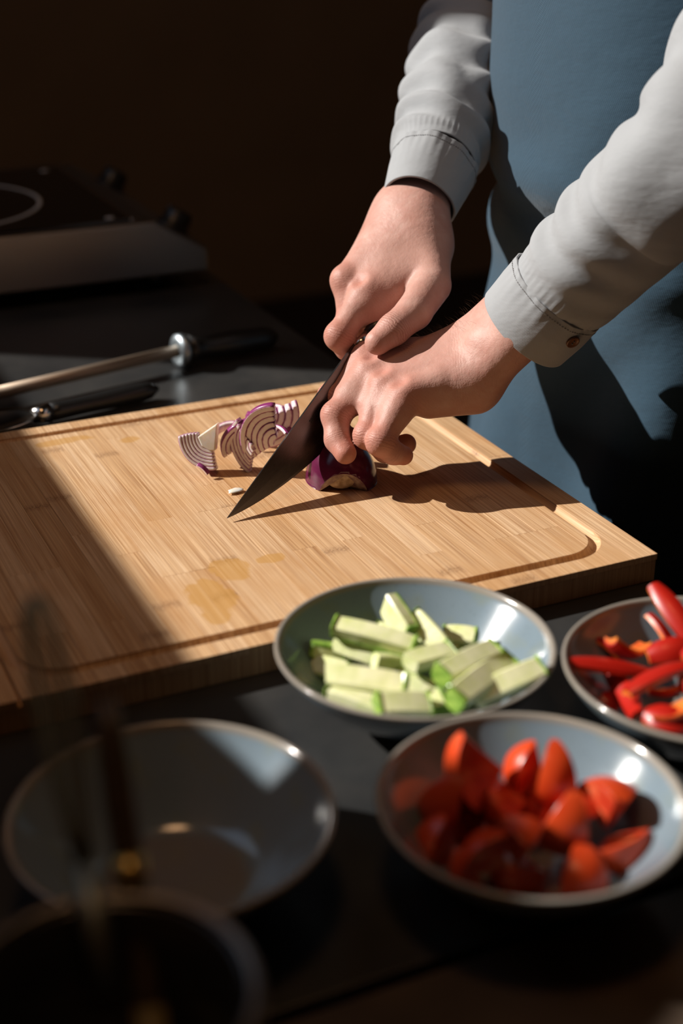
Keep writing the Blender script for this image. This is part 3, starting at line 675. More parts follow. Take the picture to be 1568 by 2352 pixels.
# ------------------------------------------------------------------ implicit surfaces -> mesh
def sdf_mesh(fn, lo, hi, h, B=8):
    lo = np.array(lo, float); hi = np.array(hi, float); nb = np.ceil((hi - lo) / (h * B)).astype(int)
    cx_ = [lo[a] + (np.arange(nb[a]) + .5) * h * B for a in range(3)]
    G = np.stack(np.meshgrid(*cx_, indexing='ij'), -1).reshape(-1, 3); d = fn(G).reshape(nb)
    act = np.argwhere(np.abs(d) < h * B * .95); S = nb * B + 1
    vol = np.repeat(np.repeat(np.repeat(d, B, 0), B, 1), B, 2).astype(np.float32); vol = np.pad(vol, ((0, 1),) * 3, mode='edge')
    g = np.arange(B + 1); off = np.stack(np.meshgrid(g, g, g, indexing='ij'), -1).reshape(-1, 3)
    for s in range(0, len(act), 400):
        idx = (act[s:s + 400, None, :] * B + off[None]).reshape(-1, 3)
        vol[idx[:, 0], idx[:, 1], idx[:, 2]] = fn(lo + idx * h)
    inside = vol < 0
    c8 = [inside[i:S[0] - 1 + i, j:S[1] - 1 + j, k:S[2] - 1 + k] for i in (0, 1) for j in (0, 1) for k in (0, 1)]
    al = np.logical_and.reduce(c8); an = np.logical_or.reduce(c8); cell = np.argwhere(an & ~al)
    num = np.full(S - 1, -1, np.int64); num[tuple(cell.T)] = np.arange(len(cell))
    acc = np.zeros((len(cell), 3)); cnt = np.zeros(len(cell))
    cor = [(i, j, k) for i in (0, 1) for j in (0, 1) for k in (0, 1)]
    vals = {c: vol[cell[:, 0] + c[0], cell[:, 1] + c[1], cell[:, 2] + c[2]] for c in cor}
    for a in cor:
        for ax in range(3):
            if a[ax]: continue
            b = list(a); b[ax] = 1; b = tuple(b); va, vb = vals[a], vals[b]; m = (va < 0) != (vb < 0)
            t_ = np.where(m, va / np.where(m, va - vb, 1), 0); p = np.tile(np.array(a, float), (len(cell), 1)); p[:, ax] = t_
            acc += p * m[:, None]; cnt += m
    verts = lo + (cell + acc / cnt[:, None]) * h; quads = []
    for ax in range(3):
        u, v = (ax + 1) % 3, (ax + 2) % 3; sl0 = [slice(None)] * 3; sl1 = [slice(None)] * 3; sl0[ax] = slice(0, -1); sl1[ax] = slice(1, None)
        e = inside[tuple(sl0)] != inside[tuple(sl1)]; pts = np.argwhere(e); pts = pts[(pts[:, u] > 0) & (pts[:, v] > 0) & (pts[:, u] < S[u] - 1) & (pts[:, v] < S[v] - 1)]
        flip = inside[pts[:, 0], pts[:, 1], pts[:, 2]]; q = []
        for du, dv in ((-1, -1), (0, -1), (0, 0), (-1, 0)):
            p = pts.copy(); p[:, u] += du; p[:, v] += dv; q.append(num[p[:, 0], p[:, 1], p[:, 2]])
        q = np.stack(q, 1); q[~flip] = q[~flip][:, ::-1]; quads.append(q)
    return verts, np.concatenate(quads)
def cone(p, a, b, ra, rb):
    ab = b - a; t_ = np.clip(((p - a) @ ab) / (ab @ ab), 0, 1)
    return np.linalg.norm(p - a - t_[:, None] * ab, axis=1) - (ra + (rb - ra) * t_)
def smin(a, b, k): h_ = np.maximum(k - np.abs(a - b), 0) / k; return np.minimum(a, b) - h_ * h_ * k * .25
def ell(p, c, X, Y, Z, r):
    q = p - c; q = np.stack([q @ X / r[0], q @ Y / r[1], q @ Z / r[2]], 1); k0 = np.linalg.norm(q, axis=1) + 1e-9
    k1 = np.linalg.norm(q / np.array(r), axis=1) + 1e-9; return k0 * (k0 - 1) / k1
def chainf(p, pts, rad, k=.006):
    d = None
    for i in range(len(pts) - 1):
        e = cone(p, pts[i], pts[i + 1], rad[i], rad[i + 1]); d = e if d is None else smin(d, e, k)
    return d
HAND_H = .0013

# --- left hand (on the onion) : pixel directions with camera distances
def LP(*a): return PD(*a)
L_ = dict(
 wri=LP(1112, 822, 1.240), wrI=LP(1062, 802, 1.258), wrP=LP(1098, 868, 1.222),
 mI=LP(840, 824, 1.262), mM=LP(850, 858, 1.243), mR=LP(885, 888, 1.224), mP=LP(930, 910, 1.207),
 pI=LP(760, 910, 1.248), pM=LP(771, 955, 1.225), pR=LP(842, 1000, 1.207), pP=LP(873, 1015, 1.192),
 dI=LP(772, 975, 1.245), dM=LP(774, 1010, 1.217), dR=LP(884, 1036, 1.226), dP=LP(903, 1040, 1.197),
 tI=LP(790, 1015, 1.240), tM=LP(793, 1041, 1.208), tR=LP(932, 1020, 1.235), tP=LP(926, 1046, 1.206),
 c1=LP(1035, 850, 1.268), c2=LP(945, 890, 1.278), c3=LP(880, 950, 1.268), c4=LP(829, 1012, 1.246))
L_['elb'] = LP(1610, 330, 1.14)
def lefthand(p):
    g = L_; car = (g['wrI'] + g['wrP']) / 2
    fore = chainf(p, [g['elb'], g['elb'] * .45 + g['wri'] * .55, g['wri']], [.034, .032, .0235], .02)
    fore = smin(fore, cone(p, g['elb'] * .3 + g['wrI'] * .7, g['wrI'], .022, .0205), .014)
    fore = smin(fore, cone(p, g['elb'] * .3 + g['wrP'] * .7, g['wrP'], .022, .0205), .014)
    d = fore
    for n_, ra, rb, s in (('mI', .0200, .0112, .15), ('mM', .020, .0120, .40), ('mR', .020, .0116, .70), ('mP', .0195, .0108, .95)):
        a = g['wrI'] * (1 - s) + g['wrP'] * s; d = smin(d, cone(p, a, g[n_], ra, rb), .018)
    # fullness of palm under the metacarpals
    dn = np.array([0.10, .15, -.010])
    pc = (g['wrI'] + g['wrP'] + g['mI'] + g['mP']) / 4
    d = smin(d, cone(p, LP(1088, 902, 1.228), LP(985, 925, 1.218), .0175, .0135), .014)      # hypothenar
    d = smin(d, cone(p, LP(1030, 855, 1.262), LP(900, 888, 1.258), .020, .014), .018)        # palm body
    d = smin(d, cone(p, g['c1'], g['c2'], .019, .0135), .015)
    th = chainf(p, [g['c2'], g['c3'], g['c4']], [.0128, .0108, .0088]); d = smin(d, th, .006)
    f = {}
    for k_, (m_, pp, dd, tt) in dict(I=(.0122, .0108, .0098, .0088), M=(.0130, .0120, .0106, .0095), R=(.0120, .0106, .0096, .0090), P=(.0118, .0112, .0096, .0084)).items():
        f[k_] = chainf(p, [g['m' + k_], g['p' + k_], g['d' + k_], g['t' + k_]], [m_, pp, dd, tt], .004)
        # knuckle pads
        f[k_] = smin(f[k_], np.linalg.norm(p - g['p' + k_], axis=1) - pp * 1.05, .004)
    ml = np.minimum(np.minimum(np.linalg.norm(p - g['mI'] * .72 - g['pI'] * .28, axis=1), np.linalg.norm(p - g['mM'] * .72 - g['pM'] * .28, axis=1)), np.minimum(np.linalg.norm(p - g['mR'] * .75 - g['pR'] * .25, axis=1), np.linalg.norm(p - g['mP'] * .75 - g['pP'] * .25, axis=1)))
    web = np.minimum(cone(p, g['mM'] * .50 + g['pM'] * .50, g['mR'] * .52 + g['pR'] * .48, .0088, .0082), cone(p, g['mR'] * .66 + g['pR'] * .34, g['mP'] * .66 + g['pP'] * .34, .0090, .0085)); d = smin(d, web, .010)
    kk = .0022 + .013 * np.exp(-(ml / .019) ** 2)
    fi = f['I']
    for k_ in 'MRP': fi = smin(fi, f[k_], kk)
    d = smin(d, fi, .014)
    # tendon ridges and knuckle bumps on the back of the hand
    for k_, s, r in (('mI', .15, .0125), ('mM', .40, .0128), ('mR', .70, .0122), ('mP', .95, .0112)):
        bump = g[k_] + np.array([-.0008, -.0015, .0030]); d = smin(d, np.linalg.norm(p - bump, axis=1) - r * .86, .006)
        a = g['wrI'] * (1 - s) + g['wrP'] * s; up_ = np.array([-.1, -.35, .9]) * .0125
        d = smin(d, cone(p, a * .45 + g[k_] * .55 + up_ * .55, g[k_] + up_ * .25, .0085, .0085), .008)
    # ulna head at the wrist
    d = smin(d, np.linalg.norm(p - LP(1108, 782, 1.216), axis=1) - .0095, .018)
    # valleys between knuckles
    for a_, b_ in (('mI', 'mM'), ('mM', 'mR'), ('mR', 'mP')):
        q = (g[a_] + g[b_]) / 2 + np.array([-.004, -.012, .0165]); d = -smin(-d, np.linalg.norm(p - q, axis=1) - .0052, .008)
    return d

# --- right hand (gripping the knife)
R_ = dict(
 wri=PD(948, 492, 1.345), wrI=PD(968, 510, 1.330), wrP=PD(915, 492, 1.352),
 mI=PD(845, 672, 1.283), mM=PD(795, 645, 1.300), mR=PD(798, 650, 1.322), mP=PD(812, 655, 1.342),
 pI=PD(778, 772, 1.262), pM=PD(800, 735, 1.290), pR=PD(815, 735, 1.308), pP=PD(840, 730, 1.325),
 dI=PD(797, 800, 1.268), dM=PD(835, 770, 1.300), dR=PD(858, 765, 1.312), dP=PD(875, 745, 1.325),
 tI=PD(818, 800, 1.272), tM=PD(868, 755, 1.285), tR=PD(885, 740, 1.298), tP=PD(900, 720, 1.310),
 c0=PD(980, 575, 1.315), c1=PD(990, 655, 1.278), c2=PD(951, 716, 1.252), c3=PD(903, 757, 1.238), c4=PD(867, 786, 1.232))
R_['elb'] = PD(1095, 60, 1.60)
def righthand(p):
    g = R_
    fore = chainf(p, [g['elb'], g['elb'] * .45 + g['wri'] * .55, g['wri']], [.033, .031, .0235], .02)
    fore = smin(fore, cone(p, g['elb'] * .3 + g['wrI'] * .7, g['wrI'], .022, .0205), .014); fore = smin(fore, cone(p, g['elb'] * .3 + g['wrP'] * .7, g['wrP'], .022, .0205), .014)
    d = fore
    for n_, ra, rb, s in (('mI', .0215, .0125, .15), ('mM', .0205, .0125, .45), ('mR', .020, .0118, .75), ('mP', .0195, .0108, 1.0)):
        a = g['wrI'] * (1 - s) + g['wrP'] * s; d = smin(d, cone(p, a, g[n_], ra, rb), .020)
    d = smin(d, cone(p, PD(965, 560, 1.325), PD(900, 660, 1.300), .025, .017), .02)
    d = smin(d, cone(p, g['c0'], g['c1'] * .7 + g['c0'] * .3, .0215, .0185), .018)          # thenar
    thr = cone(p, g['c1'], g['c2'], .0180, .0155)
    d = smin(d, cone(p, PD(925, 645, 1.295), PD(852, 712, 1.280), .019, .0155), .015)  # web towards the index
    th = chainf(p, [g['c2'], g['c3'], g['c4']], [.0152, .0136, .0112], .004); thr = smin(thr, th, .004); d = smin(d, thr, .0045)
    f = {}
    for k_, (m_, pp, dd, tt) in dict(I=(.0138, .0118, .0104, .0092), M=(.0116, .0102, .0092, .0084), R=(.011, .0098, .0088, .008), P=(.0102, .0088, .0080, .0074)).items():
        f[k_] = chainf(p, [g['m' + k_], g['p' + k_], g['d' + k_], g['t' + k_]], [m_, pp, dd, tt], .004)
        f[k_] = smin(f[k_], np.linalg.norm(p - g['p' + k_], axis=1) - pp * 1.05, .004)
    fi = f['I']
    for k_ in 'MRP': fi = smin(fi, f[k_], .0022)
    d = smin(d, fi, .009)
    for k_ in ('mI', 'mM', 'mR'):
        bump = g[k_] + np.array([-.003, -.002, .0025]); d = smin(d, np.linalg.norm(p - bump, axis=1) - .0108, .006)
    q = (g['mI'] + g['mM']) / 2 + np.array([-.006, -.014, .012]); d = -smin(-d, np.linalg.norm(p - q, axis=1) - .0045, .009)
    return d

# ------------------------------------------------------------------ person
TC = np.array([.842, 1.105]); 
person = empty('person', (TC[0], TC[1], FZ)); tag(person, 'person in a grey shirt and blue denim apron slicing a red onion with both hands', 'person')
po = np.array(person.location)
def torso_f(p):
    q = (p - np.array([TC[0], TC[1], 0])); q2 = np.stack([q[:, 0] / .092, q[:, 1] / .145], 1); r = np.linalg.norm(q2, axis=1)
    d = (r - 1) * .12; d = np.maximum(d, np.abs(p[:, 2] - .12) - .42)
    return d
SHL = np.array([.86, .915, .50]); SHR = np.array([.86, 1.295, .50])
def coarse_body(p):
    d = torso_f(p)
    for sh, g in ((SHL, L_), (SHR, R_)):
        d = smin(d, chainf(p, [np.array([TC[0], TC[1], .48]), sh, g['elb'], g['elb'] * .55 + g['wri'] * .45], [.06, .045, .034, .028], .02), .03)
    return d
def bounds(g, pad, skip=()): P = np.array([v for k, v in g.items() if k not in skip]); return P.min(0) - pad, P.max(0) + pad
def trimmed(fn, g, far):
    a = g['wri'] * .35 + g['elb'] * .65; ax = g['elb'] - g['wri']; ax /= np.linalg.norm(ax)
    return lambda p: np.maximum(fn(p), (p - a) @ ax)
allv = []; allq = []; nv = 0
for fn, g in ((trimmed(lefthand, L_, 0), L_), (trimmed(righthand, R_, 0), R_)):
    g2 = {k: v for k, v in g.items() if k != 'elb'}; g2['x'] = g['wri'] * .35 + g['elb'] * .65
    lo, hi = bounds(g2, .05); v, q = sdf_mesh(fn, lo, hi, HAND_H); allv.append(v); allq.append(q + nv); nv += len(v)
v, q = sdf_mesh(coarse_body, (.62, .80, -.32), (1.0, 1.42, .60), .009, 4); allv.append(v); allq.append(q + nv); nv += len(v)
BV = np.concatenate(allv); BQ = np.concatenate(allq)
def fastmesh(name, V, Q, m, parent):
    me = bpy.data.meshes.new(name); me.vertices.add(len(V)); me.vertices.foreach_set('co', (V - po).astype(np.float32).ravel())
    me.loops.add(Q.size); me.loops.foreach_set('vertex_index', Q.ravel().astype(np.int32)); me.polygons.add(len(Q))
    me.polygons.foreach_set('loop_start', np.arange(0, Q.size, 4, dtype=np.int32)); me.polygons.foreach_set('loop_total', np.full(len(Q), 4, np.int32)); me.update(calc_edges=True)
    me.polygons.foreach_set('use_smooth', [True] * len(Q)); me.materials.append(m); o = bpy.data.objects.new(name, me); C.objects.link(o); o.parent = parent; return o
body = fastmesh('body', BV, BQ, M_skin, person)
red = np.zeros(len(BV))
for g in (L_, R_):
    for k_, r in [(a + b, .013) for a in 'mpdt' for b in 'IMRP'] + [('c3', .012), ('c4', .012)]:
        red = np.maximum(red, np.exp(-(np.linalg.norm(BV - g[k_], axis=1) / (r * 1.15)) ** 2) * (1.6 if k_[0] in 'mpt' else .8))
at = body.data.attributes.new('red', 'FLOAT', 'POINT'); at.data.foreach_set('value', np.clip(red, 0, 1).astype(np.float32))
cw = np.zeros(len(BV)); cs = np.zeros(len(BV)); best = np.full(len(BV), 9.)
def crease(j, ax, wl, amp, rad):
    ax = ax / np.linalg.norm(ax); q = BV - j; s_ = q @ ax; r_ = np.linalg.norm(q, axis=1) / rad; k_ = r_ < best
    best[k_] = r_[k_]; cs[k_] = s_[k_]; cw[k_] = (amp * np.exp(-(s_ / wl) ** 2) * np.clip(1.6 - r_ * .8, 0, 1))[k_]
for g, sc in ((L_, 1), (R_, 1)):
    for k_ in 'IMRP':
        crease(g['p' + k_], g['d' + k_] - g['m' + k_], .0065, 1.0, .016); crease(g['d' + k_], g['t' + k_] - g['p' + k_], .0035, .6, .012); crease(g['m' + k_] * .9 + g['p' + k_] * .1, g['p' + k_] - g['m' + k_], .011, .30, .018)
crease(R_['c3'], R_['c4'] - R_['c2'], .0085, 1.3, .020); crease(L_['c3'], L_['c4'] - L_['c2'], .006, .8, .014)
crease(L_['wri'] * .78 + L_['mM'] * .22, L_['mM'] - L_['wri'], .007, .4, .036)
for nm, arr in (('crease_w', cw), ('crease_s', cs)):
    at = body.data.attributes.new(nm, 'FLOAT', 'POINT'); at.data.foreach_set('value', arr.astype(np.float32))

# --- cloth tubes
def add_uv(o, nu, nvv, lu, lv):
    uvl = o.data.uv_layers.new(name='UVMap'); co = np.zeros(len(o.data.loops) * 2, np.float32); li = np.zeros(len(o.data.loops), np.int32); o.data.loops.foreach_get('vertex_index', li)
    i = li // nu; k = li % nu; co[0::2] = k / nu * lu; co[1::2] = i / nvv * lv; uvl.data.foreach_set('uv', co)
def sleeve(name, pts, rad, foldfn, parent, m, K=260, n=144, th=.0012, sq=1.0, up=(0, 0, 1)):
    P = catmull(pts, K); rr = np.interp(np.linspace(0, 1, K), np.linspace(0, 1, len(rad)), rad); T, N, B = frames(P, up)
    s = np.concatenate([[0], np.cumsum(np.linalg.norm(np.diff(P, axis=0), axis=1))]); a = np.linspace(0, 2 * np.pi, n, endpoint=False)
    S, A = np.meshgrid(s, a, indexing='ij'); R = rr[:, None] + foldfn(S, A, s[-1])
    V = P[:, None] + R[..., None] * (np.cos(A)[..., None] * N[:, None] + sq * np.sin(A)[..., None] * B[:, None])
    V = V.reshape(-1, 3) - po; i = np.arange(K - 1)[:, None]; k = np.arange(n)[None]; k2 = (k + 1) % n
    Q = np.stack([(i * n + k), (i * n + k2), ((i + 1) * n + k2), ((i + 1) * n + k)], -1).reshape(-1, 4)
    o = fastmesh(name, V + po, Q, m, parent); add_uv(o, n, K, 2 * math.pi * np.mean(rad), s[-1])
    sm = o.modifiers.new('thickness', 'SOLIDIFY'); sm.thickness = th; sm.offset = -1
    return o, P, T, N, B, s, rr
def pinch(s, c, w_): return np.exp(-((s - c) / w_) ** 2)
def folds_left(S, A, L):
    d = 0 * S
    d += .0028 * np.sin(2 * np.pi * (S + .010 * np.sin(A + .6)) / .034 + 1.1 * np.sin(A * 2)) * pinch(S, .055, .05) * (.55 + .45 * np.cos(A - .3))
    d += .0036 * np.sin(2 * np.pi * (S - .02 * np.cos(A - .5)) / .055 + .9 * np.sin(A + 1)) * pinch(S, .20, .09) * (.6 + .4 * np.cos(A - .9))
    d += .0018 * np.sin(5 * A + 18 * S) * np.clip(S * 12, 0, 1)
    d = (d + .0022) * np.clip((S - .008) / .018, 0, 1) + .0007 * np.abs(np.sin(22 * A)) * np.exp(-((S - .014) / .008) ** 2) - .0008
    return d
def folds_right(S, A, L):
    d = 0 * S
    d += .0046 * np.sin(2 * np.pi * (S + .012 * np.sin(A - .4)) / .036 + 1.3 * np.sin(A * 2 + 1)) * pinch(S, .045, .045)
    d += .0050 * np.sin(2 * np.pi * (S + .022 * np.cos(A)) / .050 + .8 * np.sin(A * 3)) * pinch(S, .13, .06)
    d += .0070 * np.sin(2 * np.pi * (S + .03 * np.sin(A + 1)) / .038) * pinch(S, .225, .04)
    d += .0015 * np.sin(6 * A + 25 * S) * np.clip(S * 14, 0, 1)
    d = (d + .0022) * np.clip((S - .008) / .018, 0, 1) + .0007 * np.abs(np.sin(24 * A)) * np.exp(-((S - .014) / .008) ** 2) - .0008
    return d
def build_sleeve(cuffpts, cuffr, armpts, armr, foldf, labelside, btn, sq=1.0, up=(0, 0, 1), upperend=None):
    o, P, T, N, B, s, rr = sleeve('shirt_sleeve', armpts, armr, foldf, person, M_shirt, sq=sq, up=up)
    c_, Pc, Tc, Nc, Bc, sc_, rc = sleeve('cuff', cuffpts, cuffr, lambda S, A, L: .0007 * np.sin(3 * A + 1) + .0009 * np.sin(9 * A) * (S / L) ** 3 + .0003 * np.sin(31 * A) * (S / L) ** 2, o, M_shirt, K=60, n=144, th=.0022, sq=sq, up=up)
    # stitched seam where cuff meets sleeve: short thread segments
    bm = bmesh.new(); n = 110; i = 52
    for k in range(n):
        a = 2 * math.pi * k / n; u = math.cos(a) * Nc[i] + sq * math.sin(a) * Bc[i]; c0 = Pc[i] + u * (rc[i] + .0003 + .0007 * math.sin(3 * a + 1) + .0009 * math.sin(9 * a) * .6)
        tg = -math.sin(a) * Nc[i] + sq * math.cos(a) * Bc[i]; g = bmesh.ops.create_cube(bm, size=1)
        for v in g['verts']: v.co = Vector(c0 - po + tg * v.co.x * .0013 + Tc[i] * v.co.y * .0005 + u * v.co.z * .0005)
    st = bm_obj('stitching', bm, M_thread, o); st['kind'] = 'stuff'
    if btn:
        ab, i = min(((a_, i_) for a_ in np.linspace(-math.pi, math.pi, 90) for i_ in range(20, 44, 4)), key=lambda q: np.linalg.norm(np.cross(Pc[q[1]] + (math.cos(q[0]) * Nc[q[1]] + sq * math.sin(q[0]) * Bc[q[1]]) * rc[q[1]] - CAM, ray(*btn))) + (1 if ((math.cos(q[0]) * Nc[q[1]] + sq * math.sin(q[0]) * Bc[q[1]]) @ (CAM - Pc[q[1]])) < 0 else 0)); u = math.cos(ab) * Nc[i] + sq * math.sin(ab) * Bc[i]; u = u / np.linalg.norm(u); c0 = Pc[i] + (math.cos(ab) * Nc[i] + sq * math.sin(ab) * Bc[i]) * (rc[i] + .0006)
        e = lathe('button', [(.0001, .0012), (.0030, .0010), (.0045, .0016), (.0054, .0022), (.0058, .0015), (.0058, 0), (.0001, 0)], M_button, o, 32)
        Z = u; X = Tc[i]; X = X - (X @ Z) * Z; X /= np.linalg.norm(X); Y = np.cross(Z, X); M = Matrix((Vector(X), Vector(Y), Vector(Z))).transposed().to_4x4(); M.translation = Vector(c0 - po); e.matrix_local = M
        for dx in (-.0012, .0012):
            h_ = lathe('buttonhole_thread', [(.0001, .0024), (.0006, .0022), (.0006, .0010), (.0001, .0010)], M_thread, o, 10); h_.matrix_local = M @ Matrix.Translation((dx, 0, 0))
    return o
build_sleeve([PD(1208, 752, 1.222), PD(1250, 708, 1.212), PD(1286, 668, 1.204)], [.0440, .0455, .0450], [PD(1278, 678, 1.206), PD(1370, 585, 1.185), PD(1465, 490, 1.165), PD(1620, 320, 1.135), SHL * .5 + L_['elb'] * .5, SHL], [.0442, .0475, .0520, .0560, .062, .070], folds_left, 'left', (1318, 772))
build_sleeve([PD(962, 466, 1.345), PD(982, 415, 1.362), PD(1000, 372, 1.376)], [.0350, .0390, .0415], [PD(996, 382, 1.373), PD(1022, 290, 1.425), PD(1054, 170, 1.50), PD(1094, 50, 1.60), SHR * .5 + R_['elb'] * .5, SHR], [.0405, .0440, .0480, .0530, .062, .070], folds_right, 'right', None)

# --- shirt body, apron, trousers as wrapped grids around the torso
def wrap(name, zlo, zhi, a0, a1, rx, ry, foldfn, m, K=150, n=200, closed=False, th=.0015):
    zs = np.linspace(zhi, zlo, K); a = np.linspace(a0, a1, n, endpoint=not closed); Z, A = np.meshgrid(zs, a, indexing='ij')
    ca, sa = np.cos(A), np.sin(A); e = .80; X = np.sign(ca) * np.abs(ca) ** e; Y = np.sign(sa) * np.abs(sa) ** e
    F = foldfn(Z, A); x = TC[0] - X * (rx(Z) + F); y = TC[1] + Y * (ry(Z) + F)
    V = np.stack([x, y, Z], -1).reshape(-1, 3); i = np.arange(K - 1)[:, None]; k = np.arange(n if closed else n - 1)[None]; k2 = (k + 1) % n
    Q = np.stack([(i * n + k), ((i + 1) * n + k), ((i + 1) * n + k2), (i * n + k2)], -1).reshape(-1, 4)
    o = fastmesh(name, V, Q, m, person); add_uv(o, n, K, (a1 - a0) * .16, zhi - zlo)
    sm = o.modifiers.new('thickness', 'SOLIDIFY'); sm.thickness = th; sm.offset = 0; return o
def apron_fold(Z, A):
    d = 0 * Z
    d += .0030 * np.sin(2 * np.pi * (Z + .03 * np.cos(A * 1.5)) / .085 + 1.5) * np.exp(-((Z - .20) / .07) ** 2)
    d += -.006 * np.exp(-((Z - .195 - .02 * np.sin(A)) / .016) ** 2)
    d += (.004 + .012 * np.clip((.12 - Z) / .4, 0, 1)) * np.sin(7 * A + .8 * np.sin(Z * 14) + .6) * np.clip((.16 - Z) / .1, 0, 1)
    d += .002 * np.sin(3.2 * A + 9 * Z) + .0026 * np.sin(2 * np.pi * (Z * 8.5 + A * .9) + 2.2 * np.sin(2.6 * A + 5 * Z)) * np.exp(-((Z - .17) / .11) ** 2)
    return d
wrap('apron', -.42, .62, -1.75, 1.62, lambda Z: .136 - .016 * np.clip((.24 - Z) / .1, 0, 1) + .020 * np.clip((.03 - Z) / .25, 0, 1), lambda Z: .182 + .03 * np.clip((.15 - Z) / .3, 0, 1), apron_fold, M_apron)
wrap('shirt_body', .03, .60, 0, 2 * math.pi, lambda Z: .118 - .014 * np.clip((.27 - Z) / .1, 0, 1), lambda Z: .166 + 0 * Z, lambda Z, A: .002 * np.sin(5 * A + 20 * Z), M_shirt, 80, 120, True)
for s in (-1, 1):
    sl, *_r = sleeve('trouser_leg', [(TC[0] + .01, TC[1] + s * .08, -.02), (TC[0] + .0, TC[1] + s * .085, -.45), (TC[0] + .02, TC[1] + s * .09, FZ + .06)], [.080, .070, .062], lambda S, A, L: .003 * np.sin(6 * A + 12 * S), person, M_trouser, K=60, n=48)
    bm = box_bm((-.18, -.045, 0), (.08, .045, .07), .02, 3); sh = bm_obj('shoe', bm, M_handle, person, True); sh.location = (.0, s * .09, 0)

# --- thumbnail of the right hand, nails of the fingers that show
def nail(c_, nrm, ax, r=.0058):
    nrm = nrm / np.linalg.norm(nrm); ax = ax - (ax @ nrm) * nrm; ax /= np.linalg.norm(ax); Y = np.cross(nrm, ax)
    bm = bmesh.new(); bmesh.ops.create_uvsphere(bm, u_segments=20, v_segments=12, radius=1)
    for v in bm.verts: v.co = Vector((v.co.x * r * 1.15, v.co.y * r * .82, v.co.z * .0016))
    o = bm_obj('fingernail', bm, M_nail, body, True); M = Matrix((Vector(ax), Vector(Y), Vector(nrm))).transposed().to_4x4(); M.translation = Vector(c_ - po); o.matrix_local = M
g = R_; ax = g['c4'] - g['c3']; v_ = CAM - g['c4']; v_ = v_ / np.linalg.norm(v_); dn = v_ * .55 + np.array([0, 0, -.75]); dn = dn - (dn @ ax) * ax / (ax @ ax); dn /= np.linalg.norm(dn); nail(g['c4'] * .8 + g['c3'] * .2 + dn * .0088, dn, ax)

# --- fine arm hairs on the left wrist
bm = bmesh.new(); rh = random.Random(5)
for i in range(95):
    u = rh.random(); base = PD(1080 - 150 * u + rh.uniform(-10, 20), 745 + 55 * u + rh.uniform(-6, 26), 1.0); 
    # project onto the skin from above the wrist
    o_ = L_['wri'] * (1 - u) + (L_['mI'] * .45 + L_['wrI'] * .55) * u; ang = rh.uniform(.2, 1.5)
    axx = (L_['mI'] - L_['wri']); axx = axx / np.linalg.norm(axx); up_ = np.array([0, 0, 1.]) - axx[2] * axx; up_ /= np.linalg.norm(up_); sd_ = np.cross(axx, up_)
    dr = math.cos(ang - 1.0) * up_ + math.sin(ang - 1.0) * sd_ * (-1); t_ = 0.012
    pt = o_ + dr * t_
    for it in range(24):
        dd = float(lefthand(pt[None])[0]); 
        if abs(dd) < 2e-4: break
        pt = pt - dr * dd * .9
    L = rh.uniform(.005, .011); d1 = dr * .75 + axx * .6 + np.array([rh.uniform(-.3, .3) for _ in range(3)]); d1 /= np.linalg.norm(d1); d2 = d1 + axx * rh.uniform(.2, .7); d2 /= np.linalg.norm(d2)
    pts = [pt - dr * .0005, pt + d1 * L * .5, pt + d1 * L * .5 + d2 * L * .5]; sdv = np.cross(d1, dr); sdv = sdv / (np.linalg.norm(sdv) + 1e-9) * .00007; vv = []
    for q_, k_ in zip(pts, (1, .8, .2)): vv.append([bm.verts.new(q_ - po + sdv * k_), bm.verts.new(q_ - po - sdv * k_), bm.verts.new(q_ - po + dr * .0001 * k_)])
    for i_ in (0, 1):
        for j_ in range(3): k2 = (j_ + 1) % 3; bm.faces.new((vv[i_][j_], vv[i_][k2], vv[i_ + 1][k2], vv[i_ + 1][j_]))
hr = bm_obj('arm_hair', bm, M_hair, person); hr['kind'] = 'stuff'

# ------------------------------------------------------------------ induction hob
hx1, hy0 = .622, 1.752; hob = empty('induction_hob', (hx1, hy0, ZT)); tag(hob, 'steel induction hob with black glass top and two knobs, behind the board', 'hob')
z0, z1, W_, Dp = .022, .094, .60, .42; cham = .070
prof = [(0, z0), (0, z0 + .030), (-cham, z1), (-W_, z1), (-W_, z0)]       # x, z seen from the camera side
V = [(x, y, z) for y in (0, Dp) for x, z in prof]; n = 5; Fc = [tuple(range(n))[::-1], tuple(range(n, 2 * n))] + [(k, (k + 1) % n, (k + 1) % n + n, k + n) for k in range(n)]
ho = mesh_obj('housing', V, Fc, M_steel, hob); bv = ho.modifiers.new('bevel', 'BEVEL'); bv.width = .003; bv.segments = 3
bm_obj('glass_top', box_bm((-W_ + .03, .018, z1 - .002), (-cham - .028, Dp - .02, z1 + .0022), .001), M_glass_black, hob)
bm_obj('trim_strip', box_bm((-cham - .028, .018, z1 - .002), (-cham - .024, Dp - .02, z1 + .003), .001), M_bolster, hob)
cx_, cy_ = -.325, .20
bm = bmesh.new()
rg = lathe('cooking_ring', [(.148, z1 + .0022), (.148, z1 + .0030), (.153, z1 + .0030), (.153, z1 + .0022)], M_mark, hob, 96, closed=True); rg.location = (cx_, cy_, 0)
for (x, y) in ((-cham - .05, .035), (-cham - .05, .37)):
    d_ = lathe('glass_mark', [(.0001, z1 + .0022), (.0001, z1 + .0030), (.006, z1 + .0030), (.006, z1 + .0022)], M_mark, hob, 24); d_.location = (x, y, 0)
nk = np.array([.030 - 0, 0, 0]); sl_n = np.array([(z1 - z0 - .030), 0, cham]); sl_n /= np.linalg.norm(sl_n)
